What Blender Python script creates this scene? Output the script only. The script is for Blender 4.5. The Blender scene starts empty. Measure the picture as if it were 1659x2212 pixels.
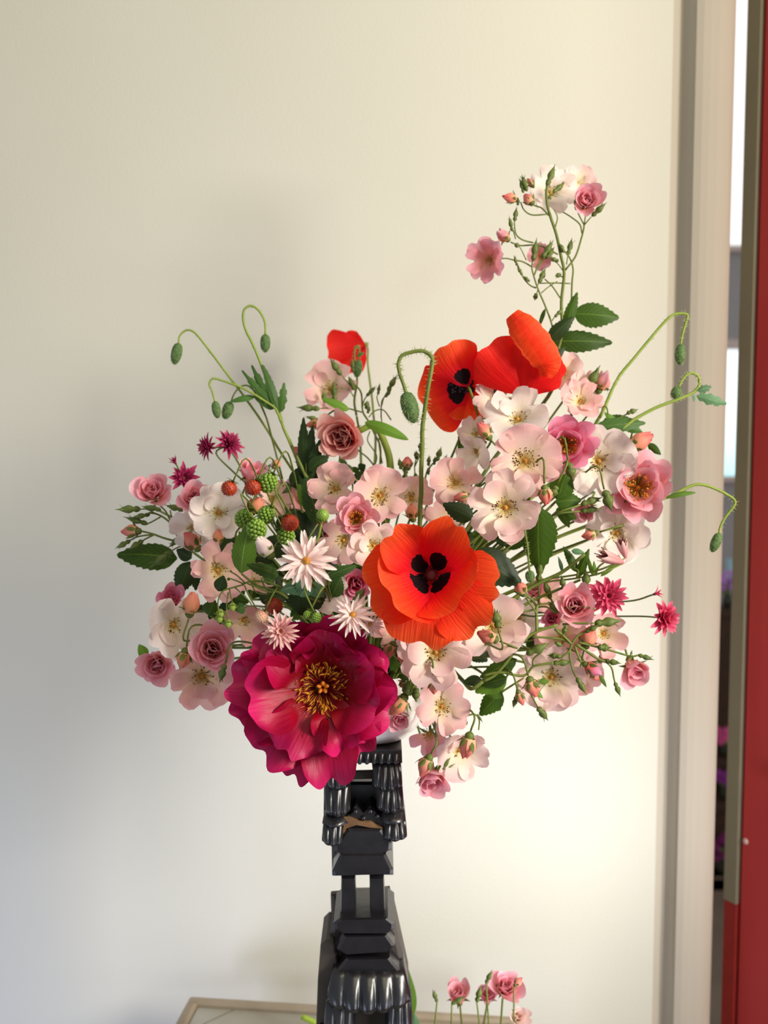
import bpy, math, random
import numpy as np
from mathutils import Vector

# ---------------------------------------------------------------- camera
sc = bpy.context.scene
COL = sc.collection
FPX, PITCH, CAM = 2200.0, math.radians(4.5), Vector((0.0, -0.9, 1.42))
cd = bpy.data.cameras.new('camera'); cam = bpy.data.objects.new('camera', cd); COL.objects.link(cam)
cam.location = CAM; cam.rotation_euler = (math.pi/2 - PITCH, 0, 0)
cd.sensor_fit = 'VERTICAL'; cd.sensor_height = 36.0; cd.lens = 36.0*FPX/2212.0
cd.clip_start = 0.02; cd.clip_end = 60
cd.dof.use_dof = True; cd.dof.focus_distance = 0.80
cd.dof.aperture_fstop = (cd.lens/1000.0)/0.0062
sc.camera = cam
# ---------------------------------------------------------------- world, lights, exposure
w = bpy.data.worlds.new('world'); sc.world = w; w.use_nodes = True
w.node_tree.nodes['Background'].inputs[0].default_value = (0.88, 0.93, 1.0, 1)
w.node_tree.nodes['Background'].inputs[1].default_value = 0.41
sc.view_settings.view_transform = 'Standard'; sc.view_settings.look = 'None'
sc.view_settings.gamma = 1.0; sc.view_settings.use_curve_mapping = False
sc.view_settings.exposure = 0.0
sc.cycles.use_denoising = True
sc.cycles.max_bounces = 8; sc.cycles.diffuse_bounces = 4; sc.cycles.transmission_bounces = 6
sc.cycles.caustics_reflective = False; sc.cycles.caustics_refractive = False
def area(name, loc, target, sx, sy, power, col, spread=math.pi):
    l = bpy.data.lights.new(name, 'AREA'); l.shape = 'RECTANGLE'; l.size = sx; l.size_y = sy
    l.energy = power; l.color = col; l.spread = spread
    o = bpy.data.objects.new(name, l); COL.objects.link(o); o.location = loc
    o.rotation_euler = (Vector(target) - Vector(loc)).to_track_quat('-Z', 'Y').to_euler()
    return o
area('window_light_right', (1.40, -0.98, 1.74), (0.0, 0.1, 1.25), 0.33, 0.72, 42, (1.0, 0.95, 0.85))
area('fill_light_low', (0.50, -0.45, 0.80), (0.08, 0.33, 0.93), 0.25, 0.25, 0.6, (0.80, 0.86, 1.0), 1.2)  # added low fill that whitens the lower wall and vase; no window there
area('fill_light_wall', (0.46, -0.06, 0.80), (0.06, 0.33, 1.14), 0.22, 0.22, 0.42, (0.95, 0.93, 1.0), 1.5)  # added near the wall to brighten it behind the bouquet; not a sill
area('fill_light_high', (0.5, -1.3, 2.9), (0.1, 0.3, 1.9), 1.0, 0.8, 10.5, (1.0, 0.90, 0.54))  # added warm fill that yellows the upper wall
area('fill_light_left', (-1.0, -0.55, 0.40), (-0.44, 0.33, 0.74), 0.5, 0.5, 2.3, (0.62, 0.70, 1.0), 1.4)  # added bluish fill, tints only the lower left wall

# ---------------------------------------------------------------- helpers
RIGHT = Vector((1, 0, 0)); FWD = Vector((0, math.cos(PITCH), -math.sin(PITCH))); UP = Vector((0, math.sin(PITCH), math.cos(PITCH)))
rnd = random.Random(11)
def at(px, py, Y):
    d = RIGHT*((px-829.5)/FPX) + UP*((1106-py)/FPX) + FWD
    return CAM + d*((Y-CAM.y)/d.y)
def at_z(px, py, z):
    d = RIGHT*((px-829.5)/FPX) + UP*((1106-py)/FPX) + FWD
    return CAM + d*((z-CAM.z)/d.z)
def mpp(p): return (p-CAM).dot(FWD)/FPX          # metres per photograph pixel at a point
REG = dict(A=(980,340), B=(340,640), C=(640,700), D=(900,640), E=(1200,640), F=(1200,900), G=(900,900), H=(240,900),
           I=(240,1200), J=(560,1000), K=(480,1300), L=(780,1100), M=(800,1350), N=(1080,1180))
def Z(r, x, y):
    o = REG[r]; return o[0]+x/4.1475, o[1]+y/4.1475
def facing(p, sx, sy):                           # flower axis from its lean to the side and up, towards the viewer
    t = (CAM-p).normalized(); r = (RIGHT-t*RIGHT.dot(t)).normalized(); u = t.cross(r)
    s = 1-sx*sx-sy*sy
    sg = math.sqrt(max(0.0, s)) if s > 0 else 0
    return (r*sx + u*sy + t*sg).normalized()
ORG = {}
def mk(name, V, F, mat, parent=None, uv=None, smooth=True, loc=None, kind=None, label=None):
    V = np.asarray(V, dtype=float)
    org = ORG[parent.name] if parent else (Vector(loc) if loc is not None else Vector((0, 0, 0)))
    me = bpy.data.meshes.new(name)
    me.from_pydata((V-np.array(org)).tolist(), [], [tuple(int(i) for i in f) for f in F])
    if uv is not None:
        l = me.uv_layers.new(name='UVMap'); vi = np.empty(len(me.loops), dtype=np.int32)
        me.loops.foreach_get('vertex_index', vi)
        l.data.foreach_set('uv', np.asarray(uv, dtype=np.float32)[vi].ravel())
    if smooth: me.polygons.foreach_set('use_smooth', [True]*len(me.polygons))
    me.materials.append(mat); me.update()
    o = bpy.data.objects.new(name, me); COL.objects.link(o)
    ORG[o.name] = org
    if parent: o.parent = parent
    else: o.location = org
    if kind: o['kind'] = kind
    if label: o['label'] = label
    return o
def tag(o, label, cat, group=None):
    o['label'] = label; o['category'] = cat
    if group: o['group'] = group
    return o
def thing(name, label, cat, loc, group=None):
    o = bpy.data.objects.new(name, None); COL.objects.link(o); o.location = loc; o.empty_display_size = 0.01
    ORG[o.name] = Vector(loc)
    return tag(o, label, cat, group)
class MB:                                        # collects shapes for one mesh
    def __init__(s): s.V = []; s.F = []; s.U = []; s.n = 0
    def add(s, V, F, U=None):
        V = np.asarray(V, dtype=float); s.V.append(V)
        s.F += [tuple(i+s.n for i in f) for f in F]; s.n += len(V)
        s.U.append(np.asarray(U, dtype=float) if U is not None else np.zeros((len(V), 2)))
        return s
    def build(s, name, mat, parent=None, **k):
        return mk(name, np.concatenate(s.V), s.F, mat, parent, uv=np.concatenate(s.U), **k)
def grid_faces(nu, nv, closed=False):
    F = []
    for j in range(nv-1):
        for i in range(nu if closed else nu-1):
            a = j*nu+i; b = j*nu+(i+1) % nu
            F.append((a, b, b+nu, a+nu))
    return F
def smooth_path(P, n):
    P = [np.array(p, dtype=float) for p in P]
    if len(P) == 2: return [P[0]+(P[1]-P[0])*t for t in np.linspace(0, 1, max(2, n))]
    Q = [2*P[0]-P[1]]+P+[2*P[-1]-P[-2]]; out = []
    for i in range(1, len(Q)-2):
        a, b, c, d = Q[i-1:i+3]
        for t in np.linspace(0, 1, n, endpoint=False):
            out.append(0.5*((2*b)+(-a+c)*t+(2*a-5*b+4*c-d)*t*t+(-a+3*b-3*c+d)*t**3))
    out.append(P[-1]); return out
def tube(P, r0, r1=None, sides=6, n=3, rfun=None):
    pts = smooth_path(P, n); m = len(pts); r1 = r0 if r1 is None else r1
    V = []; U = []; nrm = None
    for k, p in enumerate(pts):
        t = pts[min(k+1, m-1)]-pts[max(k-1, 0)]; t = t/(np.linalg.norm(t)+1e-12)
        if nrm is None:
            nrm = np.cross(t, [0.31, 0.9, 0.2]); 
        nrm = nrm-t*nrm.dot(t); nrm = nrm/(np.linalg.norm(nrm)+1e-12); b = np.cross(t, nrm)
        f = k/(m-1); r = r0+(r1-r0)*f
        if rfun: r *= rfun(f)
        for s in range(sides):
            a = 2*math.pi*s/sides; V.append(p+(nrm*math.cos(a)+b*math.sin(a))*r); U.append((s/sides, f))
    F = grid_faces(sides, m, True)
    F += [tuple(range(sides))[::-1], tuple(range((m-1)*sides, m*sides))]
    return np.array(V), F, np.array(U)
def frame(axis, ref=None):
    a = np.array(axis, dtype=float); a /= np.linalg.norm(a)
    r = np.array(ref if ref is not None else (0, 0, 1), dtype=float); r = r-a*r.dot(a)
    if np.linalg.norm(r) < 1e-4: r = np.array((1.0, 0, 0))-a*a[0]
    r /= np.linalg.norm(r); return r, np.cross(a, r), a     # e1 (ref), e2, axis
def lathe(c, axis, prof, sides=10, ridge=0, amp=0.0, twist=0.0):   # prof: (radius, height) along the axis
    e1, e2, a = frame(axis); c = np.array(c); V = []; U = []; m = len(prof)
    for j, (r, h) in enumerate(prof):
        for s in range(sides):
            t = 2*math.pi*s/sides; rr = r*(1+amp*math.cos(ridge*t+twist*j)) if ridge else r
            V.append(c+(e1*math.cos(t)+e2*math.sin(t))*rr+a*h); U.append((s/sides, j/(m-1)))
    F = grid_faces(sides, m, True)+[tuple(range(sides))[::-1], tuple(range((m-1)*sides, m*sides))]
    return np.array(V), F, np.array(U)
def petal(L, W, th0, th1, cup=0.15, ruf=0.03, kr=3.0, notch=0.0, jag=0.0, base=0.3, point=0.0, n=7, seed=0, p=1.0, fold=0.0):
    """disc-like sheet: x outwards, y across, z along the flower axis; th = lean from the axis in degrees"""
    R = random.Random(seed); u = np.linspace(-1, 1, n); v = np.linspace(-1, 1, n+1)
    uu, vv = np.meshgrid(u, v); X = uu*np.sqrt(1-vv*vv/2); Y = vv*np.sqrt(1-uu*uu/2)
    e = np.maximum(abs(uu), abs(vv)); ang = np.arctan2(X, Y+0.35); ph = R.uniform(0, 6.28); ph2 = R.uniform(0, 6.28)
    j = 1+jag*e**4*(np.sin(ang*7+ph)+0.45*np.sin(ang*15+ph2)); X = X*j; Y = np.where(Y > 0, Y*j, Y)
    s = (Y+1)/2; s = s-notch*np.exp(-(X/0.22)**2)*np.clip(s-0.6, 0, 1)**1*2.5
    sc_ = np.clip(s, 0, 1); tp = base+(1-base)*np.clip(sc_*1.5, 0, 1)**0.8
    if point: tp = tp*(1-point*np.clip((sc_-0.35)/0.65, 0, 1)**1.6)
    ss = np.linspace(0, 1.15, 40); th = np.radians(th0+(th1-th0)*np.clip(ss, 0, 1.15)**p)
    rr = np.concatenate([[0], np.cumsum(np.sin(th[:-1]))])*(ss[1]-ss[0]); zz = np.concatenate([[0], np.cumsum(np.cos(th[:-1]))])*(ss[1]-ss[0])
    r = np.interp(s, ss, rr)*L; z = np.interp(s, ss, zz)*L; t = np.interp(s, ss, th)
    k = kr+R.uniform(-0.5, 0.5)
    off = cup*W*X*X*tp + ruf*W*e**2.5*np.sin(k*ang*2+ph)*np.clip(s*1.6-0.3, 0, 1) + 0.4*ruf*W*e**3*np.sin(2.7*k*ang+ph2) - fold*W*np.abs(X)
    Vx = r-np.cos(t)*off; Vz = z+np.sin(t)*off; Vy = X*W/2*tp
    V = np.stack([Vx.ravel(), Vy.ravel(), Vz.ravel()], 1); U = np.stack([(X*0.5+0.5).ravel(), s.ravel()], 1)
    return V, grid_faces(n, n+1), U
def place(P, c, axis, phi, ref=None, r0=0.0, h0=0.0):
    V, F, U = P; e1, e2, a = frame(axis, ref); c = np.array(c)
    d = e1*math.cos(phi)+e2*math.sin(phi); t = np.cross(a, d)
    return (c+np.outer(V[:, 0]+r0, d)+np.outer(V[:, 1], t)+np.outer(V[:, 2]+h0, a)), F, U

# ---------------------------------------------------------------- materials
def nodes(name):
    m = bpy.data.materials.new(name); m.use_nodes = True; nt = m.node_tree; nt.nodes.clear()
    return m, nt, nt.nodes.new, nt.links.new
def c4(c): return (c[0], c[1], c[2], 1)
def ramp(N, stops):
    r = N('ShaderNodeValToRGB'); el = r.color_ramp.elements
    while len(el) < len(stops): el.new(0.5)
    for e, (p, c) in zip(el, stops): e.position = p; e.color = c4(c)
    return r
def petal_mat(name, stops, trans=0.4, streak=0.10, rough=0.55, freq=26, bump=0.0, var=0.07, spot=None):
    m, nt, N, Lk = nodes(name); out = N('ShaderNodeOutputMaterial'); mix = N('ShaderNodeMixShader'); pr = N('ShaderNodeBsdfPrincipled'); tr = N('ShaderNodeBsdfTranslucent')
    uv = N('ShaderNodeUVMap'); uv.uv_map = 'UVMap'; sep = N('ShaderNodeSeparateXYZ'); Lk(uv.outputs[0], sep.inputs[0])
    r = ramp(N, stops)
    mp = N('ShaderNodeMapping'); mp.inputs['Scale'].default_value = (freq, 2.2, 1); Lk(uv.outputs[0], mp.inputs[0])
    oi = N('ShaderNodeObjectInfo'); add = N('ShaderNodeVectorMath'); add.operation = 'ADD'; Lk(mp.outputs[0], add.inputs[0]); Lk(oi.outputs['Location'], add.inputs[1])
    no = N('ShaderNodeTexNoise'); no.inputs['Scale'].default_value = 1.0; no.inputs['Detail'].default_value = 4; Lk(add.outputs[0], no.inputs['Vector'])
    ma = N('ShaderNodeMath'); ma.operation = 'MULTIPLY_ADD'; ma.inputs[1].default_value = 0.10; Lk(no.outputs[0], ma.inputs[0]); 
    sb = N('ShaderNodeMath'); sb.operation = 'SUBTRACT'; sb.inputs[1].default_value = 0.05; Lk(sep.outputs[1], sb.inputs[0]); Lk(sb.outputs[0], ma.inputs[2])
    Lk(ma.outputs[0], r.inputs[0])
    hs = N('ShaderNodeHueSaturation')
    mr = N('ShaderNodeMapRange'); mr.inputs[3].default_value = 1-streak; mr.inputs[4].default_value = 1+streak; Lk(no.outputs[0], mr.inputs[0])
    m2 = N('ShaderNodeMapRange'); m2.inputs[3].default_value = 1-var; m2.inputs[4].default_value = 1+var; Lk(oi.outputs['Random'], m2.inputs[0])
    mu = N('ShaderNodeMath'); mu.operation = 'MULTIPLY'; Lk(mr.outputs[0], mu.inputs[0]); Lk(m2.outputs[0], mu.inputs[1]); Lk(mu.outputs[0], hs.inputs['Value']); Lk(r.outputs[0], hs.inputs['Color'])
    cout = hs.outputs[0]
    if spot:
        def M(op, x, y):
            q = N('ShaderNodeMath'); q.operation = op
            for i, v in enumerate((x, y)):
                if isinstance(v, (int, float)): q.inputs[i].default_value = v
                else: Lk(v, q.inputs[i])
            return q.outputs[0]
        du = M('DIVIDE', M('SUBTRACT', sep.outputs[0], 0.5), spot[1]); dv = M('DIVIDE', M('SUBTRACT', ma.outputs[0], spot[0]), spot[2])
        f = M('LESS_THAN', M('ADD', M('MULTIPLY', du, du), M('MULTIPLY', dv, dv)), 1.0)
        mxc = N('ShaderNodeMix'); mxc.data_type = 'RGBA'; Lk(f, mxc.inputs['Factor']); Lk(cout, mxc.inputs['A']); mxc.inputs['B'].default_value = (.010, .001, .003, 1); cout = mxc.outputs['Result']
    Lk(cout, pr.inputs['Base Color']); Lk(cout, tr.inputs['Color'])
    pr.inputs['Roughness'].default_value = rough; pr.inputs['Specular IOR Level'].default_value = 0.25
    if bump:
        b = N('ShaderNodeBump'); b.inputs['Strength'].default_value = bump; b.inputs['Distance'].default_value = 0.002; Lk(no.outputs[0], b.inputs['Height']); Lk(b.outputs[0], pr.inputs['Normal']); Lk(b.outputs[0], tr.inputs['Normal'])
    mix.inputs[0].default_value = trans; Lk(pr.outputs[0], mix.inputs[1]); Lk(tr.outputs[0], mix.inputs[2]); Lk(mix.outputs[0], out.inputs[0])
    return m
def plain(name, col, rough=0.5, spec=0.3, col2=None, scale=60, bump=0.0, trans=0.0, metal=0.0, coat=0.0, bdist=0.002):
    m, nt, N, Lk = nodes(name); out = N('ShaderNodeOutputMaterial'); pr = N('ShaderNodeBsdfPrincipled')
    tc = N('ShaderNodeTexCoord'); no = N('ShaderNodeTexNoise'); no.inputs['Scale'].default_value = scale; no.inputs['Detail'].default_value = 5; Lk(tc.outputs['Object'], no.inputs['Vector'])
    r = ramp(N, [(0.3, col), (0.7, col2 or tuple(min(1, x*1.15) for x in col))]); Lk(no.outputs[0], r.inputs[0]); Lk(r.outputs[0], pr.inputs['Base Color'])
    pr.inputs['Roughness'].default_value = rough; pr.inputs['Specular IOR Level'].default_value = spec; pr.inputs['Metallic'].default_value = metal; pr.inputs['Coat Weight'].default_value = coat
    if bump:
        b = N('ShaderNodeBump'); b.inputs['Strength'].default_value = bump; b.inputs['Distance'].default_value = bdist; Lk(no.outputs[0], b.inputs['Height']); Lk(b.outputs[0], pr.inputs['Normal'])
    if trans:
        tr = N('ShaderNodeBsdfTranslucent'); Lk(r.outputs[0], tr.inputs[0]); mx = N('ShaderNodeMixShader'); mx.inputs[0].default_value = trans
        Lk(pr.outputs[0], mx.inputs[1]); Lk(tr.outputs[0], mx.inputs[2]); Lk(mx.outputs[0], out.inputs[0])
    else: Lk(pr.outputs[0], out.inputs[0])
    return m
def leaf_mat(name, col, vein, trans=0.3, k=9.0):
    m, nt, N, Lk = nodes(name); out = N('ShaderNodeOutputMaterial'); pr = N('ShaderNodeBsdfPrincipled'); tr = N('ShaderNodeBsdfTranslucent'); mx = N('ShaderNodeMixShader')
    uv = N('ShaderNodeUVMap'); uv.uv_map = 'UVMap'; sep = N('ShaderNodeSeparateXYZ'); Lk(uv.outputs[0], sep.inputs[0])
    def M(op, a, b=None, c=None):
        x = N('ShaderNodeMath'); x.operation = op
        for i, q in enumerate((a, b, c)):
            if q is None: continue
            if isinstance(q, (int, float)): x.inputs[i].default_value = q
            else: Lk(q, x.inputs[i])
        return x.outputs[0]
    au = M('ABSOLUTE', M('SUBTRACT', sep.outputs[0], 0.5))
    side = M('ABSOLUTE', M('SUBTRACT', M('FRACT', M('MULTIPLY', M('SUBTRACT', sep.outputs[1], M('MULTIPLY', au, 0.55)), k)), 0.5))
    sv = M('LESS_THAN', side, 0.045); mid = M('LESS_THAN', au, 0.018)
    f = M('MAXIMUM', M('MULTIPLY', sv, 0.30), M('MULTIPLY', mid, 0.8))
    oi = N('ShaderNodeObjectInfo'); no = N('ShaderNodeTexNoise'); no.inputs['Scale'].default_value = 5; Lk(uv.outputs[0], no.inputs['Vector'])
    hs = N('ShaderNodeHueSaturation'); hs.inputs['Color'].default_value = c4(col)
    mr = N('ShaderNodeMapRange'); mr.inputs[3].default_value = 0.7; mr.inputs[4].default_value = 1.3; Lk(oi.outputs['Random'], mr.inputs[0]); Lk(mr.outputs[0], hs.inputs['Value'])
    cm = N('ShaderNodeMix'); cm.data_type = 'RGBA'; Lk(f, cm.inputs['Factor']); Lk(hs.outputs[0], cm.inputs['A']); cm.inputs['B'].default_value = c4(vein)
    Lk(cm.outputs['Result'], pr.inputs['Base Color']); Lk(cm.outputs['Result'], tr.inputs[0])
    b = N('ShaderNodeBump'); b.inputs['Strength'].default_value = 0.35; b.inputs['Distance'].default_value = 0.001; Lk(M('SUBTRACT', no.outputs[0], M('MULTIPLY', f, 0.5)), b.inputs['Height']); Lk(b.outputs[0], pr.inputs['Normal'])
    pr.inputs['Roughness'].default_value = 0.5; pr.inputs['Specular IOR Level'].default_value = 0.35; mx.inputs[0].default_value = trans
    Lk(pr.outputs[0], mx.inputs[1]); Lk(tr.outputs[0], mx.inputs[2]); Lk(mx.outputs[0], out.inputs[0]); return m

PM = dict(
 pale=petal_mat('pale_pink_petal', [(0, (.90, .66, .22)), (.22, (.93, .75, .50)), (.45, (.93, .66, .58)), (.9, (.90, .50, .51)), (1, (.94, .66, .66))]),  # paler rim stop, here and in blush: light through thin edges painted in
 blush=petal_mat('blush_petal', [(0, (.92, .76, .36)), (.25, (.94, .82, .62)), (.5, (.95, .77, .68)), (.9, (.93, .64, .63)), (1, (.95, .76, .75))]),
 white=petal_mat('cream_white_petal', [(0, (.92, .80, .46)), (.25, (.94, .85, .70)), (.5, (.94, .84, .77)), (1, (.94, .80, .78))]),
 pink=petal_mat('pink_petal', [(0, (.86, .42, .16)), (.25, (.90, .45, .36)), (.6, (.89, .40, .45)), (.9, (.91, .50, .58)), (1, (.94, .70, .74))]),  # paler rim stop, here and in deep, paints the translucent edge glow
 deep=petal_mat('deep_pink_petal', [(0, (.78, .12, .05)), (.25, (.80, .17, .20)), (.6, (.83, .25, .38)), (.9, (.86, .34, .50)), (1, (.92, .58, .68))]),
 coral=petal_mat('coral_petal', [(0, (.90, .50, .28)), (.4, (.90, .34, .23)), (1, (.84, .17, .16))], trans=0.25),
 apricot=petal_mat('apricot_petal', [(0, (.90, .46, .22)), (.5, (.92, .36, .20)), (1, (.92, .34, .24))], trans=0.3),
 tulip=petal_mat('cupped_bloom_petal', [(0, (.78, .10, .06)), (.35, (.86, .26, .22)), (.75, (.92, .50, .46)), (.93, (.94, .66, .58)), (1, (.95, .82, .72))], trans=0.3),
 poppy=petal_mat('poppy_petal', [(0, (.88, .008, .006)), (.45, (.92, .025, .008)), (.9, (.96, .09, .014)), (1, (.97, .20, .07))], trans=0.42, streak=0.16, freq=40, bump=0.7, var=0.05),
 blotch=petal_mat('poppy_petal_with_dark_blotch', [(0, (.80, .004, .03)), (.45, (.88, .008, .016)), (.6, (.92, .025, .008)), (.92, (.96, .09, .014)), (1, (.97, .20, .07))], trans=0.42, streak=0.12, freq=40, bump=0.7, var=0.03, spot=(.24, .24, .17)),
 redpoppy=petal_mat('scarlet_poppy_petal', [(0, (.70, .004, .006)), (.5, (.80, .008, .008)), (1, (.90, .03, .015))], trans=0.4, streak=0.18, freq=34, bump=0.4, var=0.05),
 peony=petal_mat('magenta_peony_petal', [(0, (.16, .0, .004)), (.35, (.27, .0003, .010)), (.7, (.44, .002, .05)), (1, (.62, .014, .14))], trans=0.22, streak=0.16, rough=0.42, freq=22, bump=0.3, var=0.14),  # one pigment; darker base stops paint in the shade between petals
 colm=petal_mat('wine_columbine_petal', [(0, (.30, .01, .05)), (.6, (.38, .02, .10)), (1, (.46, .06, .14))], trans=0.25),
 colp=petal_mat('cerise_columbine_petal', [(0, (.62, .04, .14)), (.6, (.74, .07, .18)), (1, (.85, .18, .28))], trans=0.35),
 colw=petal_mat('palest_pink_columbine_petal', [(0, (.88, .84, .50)), (.2, (.93, .76, .70)), (.6, (.93, .72, .69)), (1, (.95, .84, .78))], trans=0.35),
 cold=petal_mat('dusky_pink_columbine_petal', [(0, (.70, .30, .30)), (.5, (.80, .40, .40)), (1, (.90, .62, .54))], trans=0.3),
)
G = dict(
 stem=plain('stem_green', (.13, .17, .025), .5, col2=(.20, .25, .05), trans=.12), lime=plain('young_stem_green', (.26, .36, .05), .5, col2=(.36, .46, .09), trans=.2),
 bud=plain('rosebud_green', (.065, .10, .016), .5, col2=(.15, .19, .04), scale=220), sepal=plain('sepal_green', (.085, .12, .018), .5, col2=(.18, .23, .045), trans=.2),
 pbud=plain('poppy_bud_green', (.05, .11, .03), .6, col2=(.12, .20, .06), scale=400, bump=.5), hair=plain('pale_hair', (.42, .48, .22), .6, trans=.35),
 fruit=plain('unripe_berry_green', (.14, .26, .02), .35, spec=.5, col2=(.24, .38, .05), scale=90), red=plain('ripe_berry_red', (.26, .015, .006), .4, spec=.4, col2=(.48, .06, .015), scale=260),
 brown=plain('anther_brown', (.10, .025, .008), .6), gold=plain('anther_gold', (.42, .13, .006), .5, col2=(.62, .27, .02), scale=200), straw=plain('filament_straw', (.80, .58, .16), .5, trans=.2), orange=plain('anther_orange', (.62, .20, .02), .5),
 yellow=plain('flower_centre_yellow', (.62, .36, .05), .6, col2=(.45, .14, .02), scale=300), black=plain('poppy_anther_black', (.012, .003, .008), .6), pod=plain('poppy_pod', (.10, .006, .008), .5, col2=(.16, .012, .012)),
 wine=plain('husk_wine', (.16, .02, .03), .6, col2=(.28, .06, .05), trans=.15),
)
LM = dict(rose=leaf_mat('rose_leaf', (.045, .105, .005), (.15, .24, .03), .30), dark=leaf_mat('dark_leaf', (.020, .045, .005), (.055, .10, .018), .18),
          light=leaf_mat('lit_leaf', (.13, .27, .025), (.30, .45, .12), .42), poppy=leaf_mat('poppy_leaf', (.06, .14, .025), (.18, .28, .08), .3, 6), blue=leaf_mat('frilled_leaf', (.12, .26, .12), (.35, .5, .33), .35, 6))

# ---------------------------------------------------------------- setting
WY = 0.33
def wallprofile(name, pts, mat, z0=0.0, z1=2.6, label=None, lean=0.0):
    V = []; n = len(pts)
    for (x, y) in pts: V.append((x, y, z0))
    for (x, y) in pts: V.append((x, y, z1))
    o = mk(name, V, [(i, (i+1) % n, n+(i+1) % n, n+i) for i in range(n)]+[tuple(range(n))[::-1], tuple(range(n, 2*n))], mat, smooth=False)
    o['kind'] = 'structure'
    if label: o['label'] = label
    return o
def wall_mat(name, c1, c2, bump=0.16):
    m, nt, N, Lk = nodes(name); out = N('ShaderNodeOutputMaterial'); pr = N('ShaderNodeBsdfPrincipled'); tc = N('ShaderNodeTexCoord')
    n1 = N('ShaderNodeTexNoise'); n1.inputs['Scale'].default_value = 2.5; n1.inputs['Detail'].default_value = 3; Lk(tc.outputs['Object'], n1.inputs[0])
    n2 = N('ShaderNodeTexNoise'); n2.inputs['Scale'].default_value = 330; n2.inputs['Detail'].default_value = 3; Lk(tc.outputs['Object'], n2.inputs[0])
    r = ramp(N, [(0.35, c1), (0.65, c2)]); Lk(n1.outputs[0], r.inputs[0]); Lk(r.outputs[0], pr.inputs['Base Color'])
    b = N('ShaderNodeBump'); b.inputs['Strength'].default_value = bump; b.inputs['Distance'].default_value = 0.002; Lk(n2.outputs[0], b.inputs['Height']); Lk(b.outputs[0], pr.inputs['Normal'])
    pr.inputs['Roughness'].default_value = 0.65; pr.inputs['Specular IOR Level'].default_value = 0.2; Lk(pr.outputs[0], out.inputs[0]); return m
WM = wall_mat('cream_wall_paint', (.595, .575, .485), (.615, .595, .505)); TM = wall_mat('cream_gloss_trim', (.44, .39, .315), (.465, .41, .33), 0.05)
def wx(px): return at(px, 1106, WY).x
xa, xb, xc, xd, xe = wx(1432), wx(1444), wx(1457), wx(1478), wx(1566)
wallprofile('wall_back', [(-1.6, WY), (xa, WY), (xa, WY+.12), (-1.6, WY+.12)], WM)
wallprofile('trim_1', [(xa, WY), (xb, WY+.003), (xc-.004, WY+.006), (xc, WY+.006), (xc+.004, WY-.001), (xc+.008, WY-.007), (xd-.002, WY-.012), (xd+.006, WY-.0145), (xd+.014, WY-.0152), (xd+.024, WY-.0148), (xd+.033, WY-.0130), (xd+.040, WY-.0095), (xd+.045, WY-.005), (xd+.048, WY+.003), (xd+.049, WY+.02), (xd+.049, WY+.12), (xa, WY+.12)], TM)
fl = mk('floor', [(-1.6, -2.6, 0), (3.2, -2.6, 0), (3.2, 4.4, 0), (-1.6, 4.4, 0)], [(0, 1, 2, 3)], plain('brown_floor', (.13, .09, .06), .5, col2=(.17, .12, .08), scale=8)); fl['kind'] = 'structure'
def box(mb, a, b, bev=0.0):
    (x0, y0, z0), (x1, y1, z1) = a, b; k = bev
    if not k:
        V = [(x, y, z) for z in (z0, z1) for (x, y) in ((x0, y0), (x1, y0), (x1, y1), (x0, y1))]
        return mb.add(V, [(0, 1, 5, 4), (1, 2, 6, 5), (2, 3, 7, 6), (3, 0, 4, 7), (3, 2, 1, 0), (4, 5, 6, 7)])
    V = []
    for z, q in ((z0, k), (z0+k, 0), (z1-k, 0), (z1, k)):
        V += [(x0+k+q, y0+q, z), (x1-k-q, y0+q, z), (x1-q, y0+k+q, z), (x1-q, y1-k-q, z), (x1-k-q, y1-q, z), (x0+k+q, y1-q, z), (x0+q, y1-k-q, z), (x0+q, y0+k+q, z)]
    return mb.add(V, grid_faces(8, 4, True)+[tuple(range(8))[::-1], tuple(range(24, 32))])
# the room beyond the door gap
FY = 3.4
def fx(px): return at(px, 900, FY).x
def fz(py): return at(1600, py, FY).z
far = MB(); x0, x1 = fx(1480), fx(1720); zt, zb = fz(735), fz(1040); zt2, zb2 = fz(-260), fz(545)
for a, b in (((x0, zb2), (x1, zt)), ((x0, 0), (x1, zb)), ((x0, zt2), (x1, 2.8+.6))):
    lo, hi = sorted((a[1], b[1])); box(far, (x0, FY, lo), (x1, FY+.1, hi))
o = far.build('wall_far', plain('far_wall_grey', (.34, .32, .33), .7), smooth=False); o['kind'] = 'structure'
def emit(name, c1, c2, s, z0, z1):
    m, nt, N, Lk = nodes(name); out = N('ShaderNodeOutputMaterial'); e = N('ShaderNodeEmission'); g = N('ShaderNodeNewGeometry'); sp = N('ShaderNodeSeparateXYZ'); Lk(g.outputs['Position'], sp.inputs[0])
    mr = N('ShaderNodeMapRange'); mr.inputs[1].default_value = z0; mr.inputs[2].default_value = z1; Lk(sp.outputs[2], mr.inputs[0]); r = ramp(N, [(0, c1), (.45, c2), (1, c2)]); Lk(mr.outputs[0], r.inputs[0]); Lk(r.outputs[0], e.inputs[0]); e.inputs[1].default_value = s; Lk(e.outputs[0], out.inputs[0]); return m
def window(nm, za, zc, m):
    fr = MB(); t = .04
    box(fr, (x0, FY-.03, zc-t), (x1, FY, zc)); box(fr, (x0, FY-.03, za), (x1, FY, za+t*.6))
    f = fr.build(nm, plain(nm+'_frame_paint', (.62, .50, .46), .5), smooth=False); f['kind'] = 'structure'
    p = MB(); box(p, (x0, FY+.03, za), (x1, FY+.036, zc)); q = p.build('pane', m, f, smooth=False)
window('window_1', zb, zt, emit('daylit_pane', (.45, .80, .85), (.86, .95, 1.0), 1.5, zb, zt))
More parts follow.
